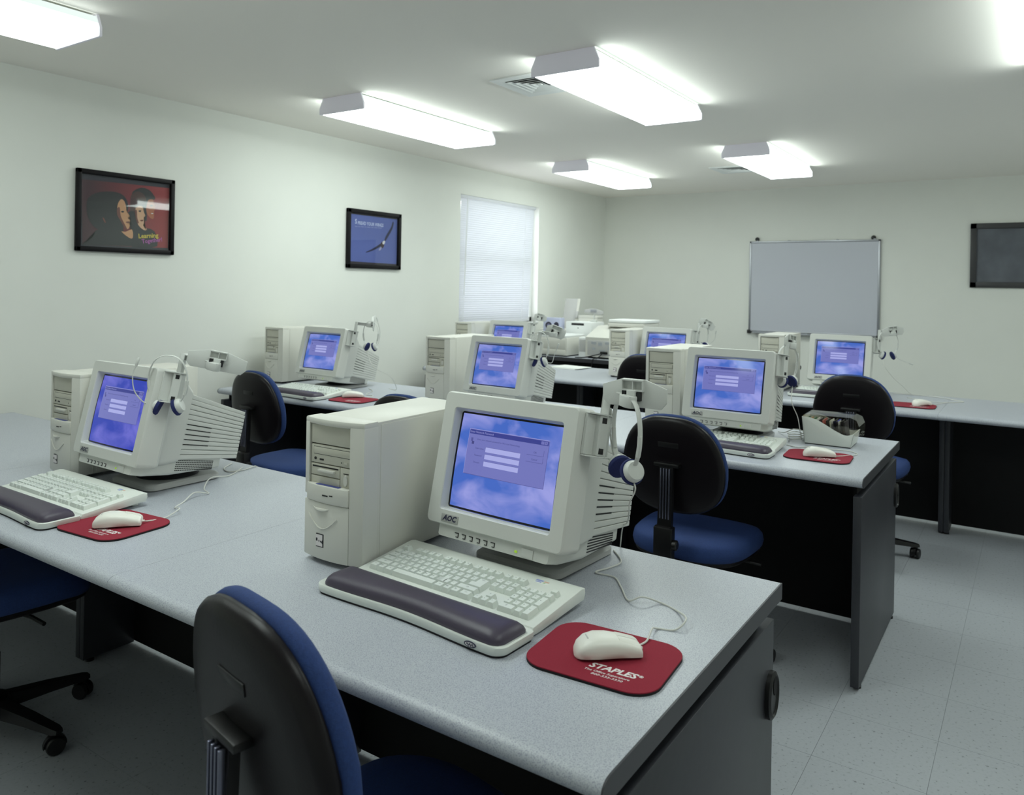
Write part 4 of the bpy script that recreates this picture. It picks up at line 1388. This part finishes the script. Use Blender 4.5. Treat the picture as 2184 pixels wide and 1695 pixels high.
M().box((.008, .002, 0), (bw - .010, bd - .002, .004), RUBBER).obj('base_pad', bx)
lid = M()
prof = [(-.003, bh - .004), (-.002, bh + .006), (.004, bh + .011), (bw - .010, bh + .013), (bw + .012, bh + .004), (bw + .022, bh - .020), (bw + .024, .062), (bw + .018, .052)]
th = .0018
for y0 in (.0036, bd - .0054):
    lid.prism(prof + [(.165, .055), (.10, .075), (.04, .10)], y0, y0 + th, 'y', LID)
for i in range(len(prof) - 1):
    a, b = prof[i], prof[i + 1]
    lid.add([(a[0], .004, a[1]), (b[0], .004, b[1]), (b[0], bd - .004, b[1]), (a[0], bd - .004, a[1])], [(0, 1, 2, 3)], LID)
lo = lid.obj('lid', bx)
M().box((bw + .018, .05, .050), (bw + .030, .10, .062), LID, .001).obj('lid_tab', lo)
cols = [(60, 110, 70), (196, 150, 80), (70, 120, 74), (206, 206, 200), (24, 22, 26), (200, 110, 100), (22, 20, 24), (206, 206, 190), (20, 20, 22), (60, 70, 170), (22, 20, 26), (30, 24, 40)]
nm = ['green', 'tan', 'mid green', 'pale grey', 'black', 'pink', 'black', 'cream', 'black', 'blue topped', 'black', 'dark violet']
for i, c in enumerate(cols):
    xx = .016 + i * .0134
    d = thing('floppy_disk', '%s diskette standing %s in the clear diskette box' % (nm[i], ['first from the left', 'second from the left', 'third from the left', 'fourth from the left', 'fifth from the left', 'sixth from the left', 'seventh from the left', 'eighth from the left', 'ninth from the left', 'tenth from the left', 'second from the right', 'first from the right'][i]), 'diskette', (-.818 + xx, 3.414 + .03, ZT + .007), R(1), 'diskettes in the clear box')
    mx = Matrix.Rotation(R(-10 + i * .4), 4, 'Y')
    dark = mat('diskette_shell_%s' % nm[i].replace(' ', '_'), c, .4)
    M().box((0, 0, 0), (.0033, .090, .094), dark if i not in (9,) else DARKP, .0006, mx=mx).obj('shell', d)
    if i in (3, 7, 9):
        M().box((.0033, .012, .034), (.0037, .078, .092), PAPER, mx=mx).obj('paper_label', d)
    if i == 9:
        M().box((-.0002, .010, .085), (.0036, .08, .0945), mat('diskette_blue_label', (60, 74, 190), .5), mx=mx).obj('paper_label', d)

# ------------------------------------------------------------------ whiteboard
wb = thing('whiteboard', 'wide whiteboard with thin metal frame on the back wall', 'whiteboard', (-1.9, YB, 1.43))
M().box((-.615, -.022, -.465), (.615, -.006, .45), BOARD).obj('panel', wb)
fr = M()
for a, b in (((-.63, -.028, -.48), (-.61, 0, .465)), ((.61, -.028, -.48), (.63, 0, .465)), ((-.63, -.028, .445), (.63, 0, .465)), ((-.63, -.028, -.48), (.63, 0, -.46))):
    fr.box(a, b, STEEL, .003)
fr.obj('frame', wb)
M().box((-.58, -.075, -.492), (.58, -.0, -.48), STEEL, .003).obj('pen_tray', wb)
for x in (-.625, .625):
    M().box((x - .018, -.034, -.497), (x + .018, 0, -.46), DARKP, .004).obj('corner_bracket', wb)
for x in (-.25, .02, .33):
    M().box((x - .05, -.05, -.4815), (x + .02, -.03, -.474), DARKP, .003).obj('pen_clip', wb)
for x in (-.55, -.23, .24, .58):
    M().box((x - .012, -.03, .462), (x + .012, -.004, .472), STEEL, .002).obj('hanger_clip', wb)
for x, s_ in ((-2.455, 'left'), (-1.335, 'right')):
    k = M().lathe([(.010, 0), (.018, .006), (.022, .016), (.018, .024), (.006, .028)], DARKP, 18)
    o = k.obj('wall_knob', None, (x, YB, 1.917 if x < -2 else 1.912), (R(90), 0, 0))
    tag(o, 'dark round knob on the wall above the %s corner of the whiteboard' % s_, 'knob')
df = thing('picture_frame', 'dark framed picture cut off at the right edge of the back wall', 'picture', (-.22, YB, 1.732))
g = M()
for a, b in (((-.305, -.022, -.29), (-.255, 0, .29)), ((.255, -.022, -.29), (.305, 0, .29)), ((-.305, -.022, .24), (.305, 0, .29)), ((-.305, -.022, -.29), (.305, 0, -.24))):
    g.box(a, b, mat('dark_grey_frame', (58, 58, 60), .4), .003)
g.obj('frame', df)
M().box((-.256, -.008, -.242), (.256, -.002, .242), mat('muted_print', (92, 96, 104), .5, noise=(6, .2))).obj('print', df)

# ------------------------------------------------------------------ posters on the left wall
def poster(name, label, yc, zc, w_, h_, fw, lean=0):
    """local x = along the wall (+y world), local z up, faces +x world"""
    t = thing(name, label, 'poster', (XL, yc, zc), R(90))
    t.rotation_euler.x = R(lean)
    t.location.x += .002 + abs(math.sin(R(lean))) * h_ / 2
    g = M()
    for a, b in (((-w_ / 2, -.024, -h_ / 2), (-w_ / 2 + fw, 0, h_ / 2)), ((w_ / 2 - fw, -.024, -h_ / 2), (w_ / 2, 0, h_ / 2)),
                 ((-w_ / 2, -.024, h_ / 2 - fw), (w_ / 2, 0, h_ / 2)), ((-w_ / 2, -.024, -h_ / 2), (w_ / 2, 0, -h_ / 2 + fw))):
        g.box(a, b, FRAMEB, .004)
    g.obj('frame', t)
    M().box((-w_ / 2 + fw * .8, -.014, -h_ / 2 + fw * .8), (w_ / 2 - fw * .8, -.0125, h_ / 2 - fw * .8), PANE).obj('pane', t)
    return t
def flat(mb, pts, mm, y, n=0):
    P = [Vector((p[0], y, p[1])) for p in pts]
    if n:
        P = smooth_closed(P, n)
    bm = bmesh.new()
    f = bm.faces.new([bm.verts.new(p) for p in P])
    bmesh.ops.triangulate(bm, faces=[f])
    bmesh.ops.recalc_face_normals(bm, faces=bm.faces[:])
    mb.bmadd(bm, mm)
def smooth_closed(P, k):
    out = []
    n = len(P)
    for i in range(n):
        p0, p1, p2, p3 = P[i - 1], P[i], P[(i + 1) % n], P[(i + 2) % n]
        for j in range(k):
            t = j / k
            out.append(.5 * ((2 * p1) + (p2 - p0) * t + (2 * p0 - 5 * p1 + 4 * p2 - p3) * t * t + (3 * p1 - p0 - 3 * p2 + p3) * t ** 3))
    return out
PW, PH = .564, .440
p1 = poster('framed_poster', 'black framed red poster of three children in profile on the left wall', 2.402, 1.750, PW, PH, .026, 0)
def A(x, y):
    u = (x - 72) / 1768
    yt = 65 + (x - 80) * .1356
    yb_ = 1545 + (x - 60) * .054
    return ((u - .5) * PW, (.5 - (y - yt) / (yb_ - yt)) * PH)
PR = mat('poster_red', (128, 36, 46), .6)
nt = PR.node_tree
_tc = nt.nodes.new('ShaderNodeTexCoord')
_sx = nt.nodes.new('ShaderNodeSeparateXYZ')
_mr = nt.nodes.new('ShaderNodeValToRGB')
_mr.color_ramp.elements[0].color = (*lin((66, 26, 40)), 1)
_mr.color_ramp.elements[1].color = (*lin((150, 42, 48)), 1)
_mr.color_ramp.elements[0].position = .1
_mr.color_ramp.elements[1].position = .9
nt.links.new(_tc.outputs['Generated'], _sx.inputs[0])
nt.links.new(_sx.outputs[0], _mr.inputs[0])
nt.links.new(_mr.outputs[0], nt.nodes['Principled BSDF'].inputs['Base Color'])
PD, PN = mat('poster_near_black', (30, 30, 36), .6), mat('poster_navy', (38, 36, 52), .6)
HAIR = mat('poster_brown_hair', (74, 44, 42), .6)
SK1, SK2, SK3 = mat('poster_skin_tan', (206, 150, 108), .6), mat('poster_skin_light', (218, 170, 136), .6), mat('poster_skin_brown', (178, 104, 76), .6)
SKS = mat('poster_skin_shade', (112, 58, 48), .6)
bg = M()
bg.box((-PW / 2 + .02, -.003, -PH / 2 + .02), (PW / 2 - .02, -.001, PH / 2 - .02), PN)
bg.obj('mat_board', p1)
pr = M()
flat(pr, [A(175, 268), A(1762, 440), A(1748, 1512), A(205, 1440)], PR, -.0036)
pr.obj('print', p1)
ar = M()
flat(ar, [A(1050, 520), A(1130, 450), A(1250, 425), A(1380, 475), A(1470, 580), A(1482, 625), A(1440, 650), A(1360, 690), A(1330, 850), A(1330, 1010), A(1290, 1000), A(1240, 800), A(1100, 640)], PD, -.0040, 4)
flat(ar, [A(1350, 655), A(1440, 640), A(1462, 720), A(1488, 800), A(1462, 860), A(1470, 930), A(1452, 985), A(1400, 970), A(1340, 900), A(1318, 800)], SK3, -.0043, 4)
flat(ar, [A(1405, 888), A(1430, 880), A(1456, 886), A(1436, 898)], PRINTW, -.0046, 3)
flat(ar, [A(1385, 745), A(1415, 735), A(1445, 745), A(1415, 762)], PD, -.0046, 3)
flat(ar, [A(1020, 640), A(1060, 540), A(1150, 490), A(1260, 540), A(1310, 640), A(1290, 720), A(1180, 770), A(1120, 850), A(1130, 1020), A(1180, 1100), A(1120, 1180), A(1020, 1150)], HAIR, -.0046, 4)
flat(ar, [A(960, 900), A(1080, 840), A(1130, 1000), A(1180, 1090), A(1330, 1150), A(1480, 1210), A(1540, 1480), A(1060, 1480), A(1060, 1190)], PD, -.0049, 2)
flat(ar, [A(1115, 800), A(1180, 755), A(1250, 770), A(1268, 850), A(1300, 930), A(1270, 962), A(1282, 1000), A(1278, 1060), A(1262, 1100), A(1335, 1165), A(1300, 1190), A(1225, 1150), A(1160, 1070), A(1120, 950)], SK2, -.0052, 3)
flat(ar, [A(1110, 830), A(1140, 830), A(1150, 960), A(1180, 1050), A(1155, 1060), A(1120, 950)], SKS, -.0054, 3)
flat(ar, [A(1170, 842), A(1200, 828), A(1222, 842), A(1200, 862)], PD, -.0055, 3)
flat(ar, [A(1200, 1010), A(1240, 1000), A(1270, 1005), A(1240, 1030)], SKS, -.0055, 3)
flat(ar, [A(262, 690), A(300, 590), A(420, 515), A(580, 490), A(760, 500), A(890, 560), A(960, 660), A(985, 780), A(960, 880), A(900, 1000), A(900, 1160), A(880, 1200), A(640, 1190), A(430, 1150), A(310, 1000), A(268, 850)], PD, -.0052, 4)
flat(ar, [A(220, 1400), A(380, 1300), A(430, 1180), A(600, 1120), A(860, 1160), A(960, 1290), A(1070, 1340), A(1085, 1180), A(1160, 1240), A(1500, 1490), A(205, 1440)], PD, -.0055, 1)
flat(ar, [A(800, 700), A(850, 630), A(905, 660), A(942, 760), A(952, 850), A(998, 905), A(1012, 945), A(975, 965), A(1022, 1010), A(1000, 1042), A(1018, 1075), A(1000, 1150), A(965, 1162), A(905, 1110), A(840, 1000), A(785, 900), A(785, 790)], SK1, -.0058, 3)
flat(ar, [A(785, 790), A(830, 780), A(850, 930), A(930, 1090), A(965, 1160), A(905, 1110), A(840, 1000), A(785, 900)], SKS, -.0060, 3)
flat(ar, [A(850, 850), A(885, 835), A(910, 850), A(885, 872)], PD, -.0062, 3)
flat(ar, [A(940, 1040), A(985, 1025), A(1012, 1040), A(985, 1062)], SKS, -.0062, 3)
flat(ar, [A(865, 1205), A(940, 1215), A(1055, 1170), A(1078, 1290), A(1050, 1338), A(960, 1290)], SK1, -.0060, 2)
flat(ar, [A(530, 960), A(560, 970), A(590, 1040), A(570, 1045)], SKS, -.0058, 2)
ar.obj('children_picture', p1)
tt = M()
def ptext(s_, x, y, size, rot, mm, **k):
    a = A(x, y)
    tt.text(s_, size, mm, Matrix.Translation((a[0], -.0068, a[1])) @ Matrix.Rotation(R(90), 4, 'X') @ Matrix.Rotation(R(rot), 4, 'Z'), **k)
ptext('Learning', 1362, 1290, .036, 6, mat('poster_yellow', (222, 196, 70), .6), bold=.02, xs=.98)
ptext('Together!', 1435, 1375, .034, 9, mat('poster_purple', (186, 92, 178), .6), bold=.014, xs=.92)
tt.obj('lettering', p1)

QW, QH = .580, .443
p2 = poster('framed_poster', 'black framed blue poster with a soaring eagle on the left wall', 4.360, 1.718, QW, QH, .032)
def B(x, y):
    u = (x - 82) / 1330
    yt = 105 + (x - 95) * .107
    yb_ = 1580 + (x - 75) * .030
    return ((u - .5) * QW, (.5 - (y - yt) / (yb_ - yt)) * QH)
M().box((-QW / 2 + .02, -.003, -QH / 2 + .02), (QW / 2 - .02, -.001, QH / 2 - .02), mat('poster_mat_brown', (60, 52, 58), .6)).obj('mat_board', p2)
pr = M()
flat(pr, [B(180, 250), B(1360, 375), B(1335, 1480), B(155, 1415)], mat('poster_sky_blue', (92, 104, 170), .6, noise=(4, .06)), -.0036)
pr.obj('print', p2)
eg = M()
EGD = mat('eagle_dark', (34, 34, 66), .6)
flat(eg, [B(1010, 910), B(1040, 800), B(1110, 680), B(1180, 560), B(1215, 440), B(1238, 430), B(1245, 480), B(1210, 620), B(1120, 780), B(1045, 900)], EGD, -.0040, 3)
flat(eg, [B(940, 960), B(830, 1030), B(700, 1110), B(555, 1185), B(590, 1195), B(720, 1150), B(860, 1080), B(950, 1020)], EGD, -.0040, 3)
flat(eg, [B(930, 950), B(990, 930), B(1010, 1020), B(965, 1085), B(925, 1050)], mat('eagle_body', (62, 42, 46), .6), -.0043, 3)
flat(eg, [B(965, 930), B(1010, 900), B(1030, 930), B(1010, 985), B(970, 985)], PRINTW, -.0046, 3)
flat(eg, [B(915, 1060), B(945, 1075), B(910, 1140), B(870, 1130)], mat('eagle_tail', (170, 166, 196), .6), -.0046, 3)
eg.obj('eagle_picture', p2)
PT = mat('poster_pale_lettering', (206, 211, 240), .6)
tt = M()
c = B(640, 485)
tt.text('S', .050, PT, Matrix.Translation((B(305, 440)[0], -.0042, B(305, 440)[1])) @ Matrix.Rotation(R(90), 4, 'X'), bold=.02, xs=.9)
tt.text('PREAD YOUR WINGS', .036, PT, Matrix.Translation((B(665, 500)[0], -.0042, B(665, 500)[1])) @ Matrix.Rotation(R(90), 4, 'X'), bold=.015, xs=.80)
xq = 285
for wd in (60, 45, 70, 40, 85, 60, 75, 90):
    a, b = B(xq, 556 + (xq - 285) * .05), B(xq + wd, 556 + (xq + wd - 285) * .05)
    tt.box((a[0], -.0042, a[1] - .003), (b[0], -.004, a[1] + .003), mat('poster_faint_lettering', (134, 140, 190), .6))
    xq += wd + 18
tt.obj('lettering', p2)

# ------------------------------------------------------------------ machines on the far desk
lp = thing('laser_printer', 'white laser printer box on the far desk under the window', 'printer', (-3.765, 6.22, ZT))
M().box((-.17, 0, .010), (.17, .36, .175), CASE, .008).obj('body', lp)
M().box((-.165, .002, .172), (.165, .35, .196), WHITE, .006).obj('top_cover', lp)
M().box((-.155, -.003, .070), (.155, .004, .160), CASE, .004).obj('front_panel', lp)
M().box((-.155, -.006, .018), (.155, .004, .060), CASE, .004).obj('paper_cassette', lp)
for x in (-.14, .14):
    M().box((x - .015, .03, 0), (x + .015, .33, .012), RUBBER).obj('foot', lp)
ij = thing('inkjet_printer', 'inkjet printer with raised grey paper support in front of the left wall', 'printer', (-4.035, 6.70, ZT))
M().box((-.17, .0, 0), (.165, .28, .22), CASE, .02).obj('body', ij)
mx = Matrix.Translation((.055, .22, .20)) @ Matrix.Rotation(R(-14), 4, 'X')
M().box((-.09, 0, .0), (.055, .005, .335), GREYP, .003, mx=mx).obj('paper_support', ij)
M().box((.055, -.004, .0), (.085, .006, .335), CASE, .003, mx=mx).obj('paper_guide', ij)
M().box((.062, -.022, .13), (.088, .004, .20), GREYP, .003, mx=mx).obj('guide_lever', ij)
pb = thing('product_box', 'lavender cardboard box printed with two dark discs behind the laser printer', 'box', (-3.985, 6.59, ZT), R(2))
M().box((-.095, 0, 0), (.095, .09, .338), LAV, .0015).obj('carton', pb)
q = M()
DISC, DISC2 = mat('printed_disc_dark', (52, 50, 70), .5), mat('printed_disc_rim', (120, 118, 150), .5)
for x, z, r_, mm in ((-.035, .262, .036, DISC), (-.035, .262, .018, DISC2), (.052, .270, .028, DISC), (.052, .232, .024, DISC), (-.01, .232, .02, DISC)):
    q.prism([(x + p[0], z + p[1]) for p in sell(2 * r_, 2 * r_, 2, 22)], -.0012 - .0003 * (mm is DISC2), 0, 'y', mm)
q.obj('printed_picture', pb)
wt = thing('slotted_case', 'white upright machine case with one dark slot near its top', 'computer', (-3.69, 6.60, ZT), R(-2))
M().box((-.145, 0, .008), (.145, .25, .308), WHITE, .006).obj('case', wt)
M().box((-.078, -.0015, .275), (.062, .004, .296), DARKP, .001).obj('slot', wt)
M().box((-.008, -.0012, .245), (.002, .003, .253), DARKP).obj('button', wt)
for x in (-.11, .11):
    M().box((x - .015, .03, 0), (x + .015, .23, .01), RUBBER).obj('foot', wt)
pb2 = thing('storage_box', 'pale box standing behind the slotted white case', 'box', (-3.745, 6.862, ZT))
M().box((-.09, 0, 0), (.12, .12, .345), CASE, .003).obj('carton', pb2)
M().box((-.092, -.002, .335), (.122, .122, .362), CASE, .003).obj('box_lid', pb2)
ch = thing('copy_holder', 'grey copy holder plate rising from the back of the slotted white case', 'copy holder', (-3.585, 6.72, ZT))
M().box((-.03, -.02, .308), (.03, .02, .33), HOLD, .002).obj('clip', ch)
M().box((-.008, .0, .32), (.008, .008, .40), HOLD, .002).obj('post', ch)
M().prism([(-.105, .395), (-.105, .425), (-.03, .438), (.03, .436), (.105, .415), (.105, .385), (.06, .378)], -.006, -.001, 'y', GREYP, .001).obj('plate', ch)
M().box((-.035, -.012, .402), (.03, -.003, .428), STEEL, .002).obj('socket', ch)
sp = thing('small_speaker', 'small white upright speaker left of the big rounded printer', 'speaker', (-3.475, 6.30, ZT))
M().box((-.045, 0, 0), (.037, .09, .185), WHITE, .012).obj('cabinet', sp)
M().box((-.034, -.002, .05), (.034, .003, .165), GREYP, .004).obj('grille', sp)
cp = thing('large_printer', 'big pale printer with rounded lid and cables at its back', 'printer', (-3.19, 6.26, ZT))
side = [(.0, .016), (.0, .192), (.24, .288), (.52, .288), (.52, .016)]
M().prism(side, -.235, .24, 'x', CASE, .006).obj('body', cp)
lid = M()
lo_ = [(-.11, .20), (-.09, .17), (0, .155), (.19, .155), (.26, .19), (.27, .24), (.27, .5), (-.11, .5)]
lid.prism(lo_, .286, .320, 'z', CASE, .006)
lid.prism([(p[0] * .99 + .0, p[1] + .012) for p in lo_], .324, .352, 'z', WHITE, .008)
lid.obj('output_lid', cp)
M().box((-.21, -.004, .03), (.22, .003, .165), GREYP, .002).obj('port_panel', cp)
q = M()
for x, z, a, b in ((-.17, .13, .05, .022), (-.10, .12, .04, .03), (-.03, .135, .05, .02), (-.16, .08, .03, .02), (-.09, .07, .06, .012), (.0, .085, .03, .03)):
    q.box((x, -.006, z), (x + a, -.003, z + b), mat('port_label', (172, 176, 182), .5))
q.obj('port_labels', cp)
M().box((-.07, -.026, .045), (-.005, .0, .068), BLACK, .003).obj('power_plug', cp)
for x in (-.2, .2):
    M().box((x - .02, .03, 0), (x + .02, .48, .018), RUBBER).obj('foot', cp)
cable('black power cables behind the big pale printer', [(-3.225, 6.23, .797), (-3.30, 6.212, .775), (-3.38, 6.205, .755), (-3.44, 6.20, .745), (-3.50, 6.21, .745)], .005, DARKP)
cable('second black cable drooping under the big pale printer plug', [(-3.235, 6.228, .79), (-3.27, 6.205, .75), (-3.30, 6.17, .735), (-3.31, 6.165, .60), (-3.31, 6.165, .40)], .005, DARKP)
pp = M()
pp.box((-.14, -.10, 0), (.13, .09, .006), PAPER)
pp.box((-.11, -.085, .006), (.15, .10, .010), PAPER)
o = pp.obj('paper_stack', None, (-3.10, 5.395, ZT), (0, 0, R(-6)))
tag(o, 'loose white paper sheets on the desk before the printers', 'paper')
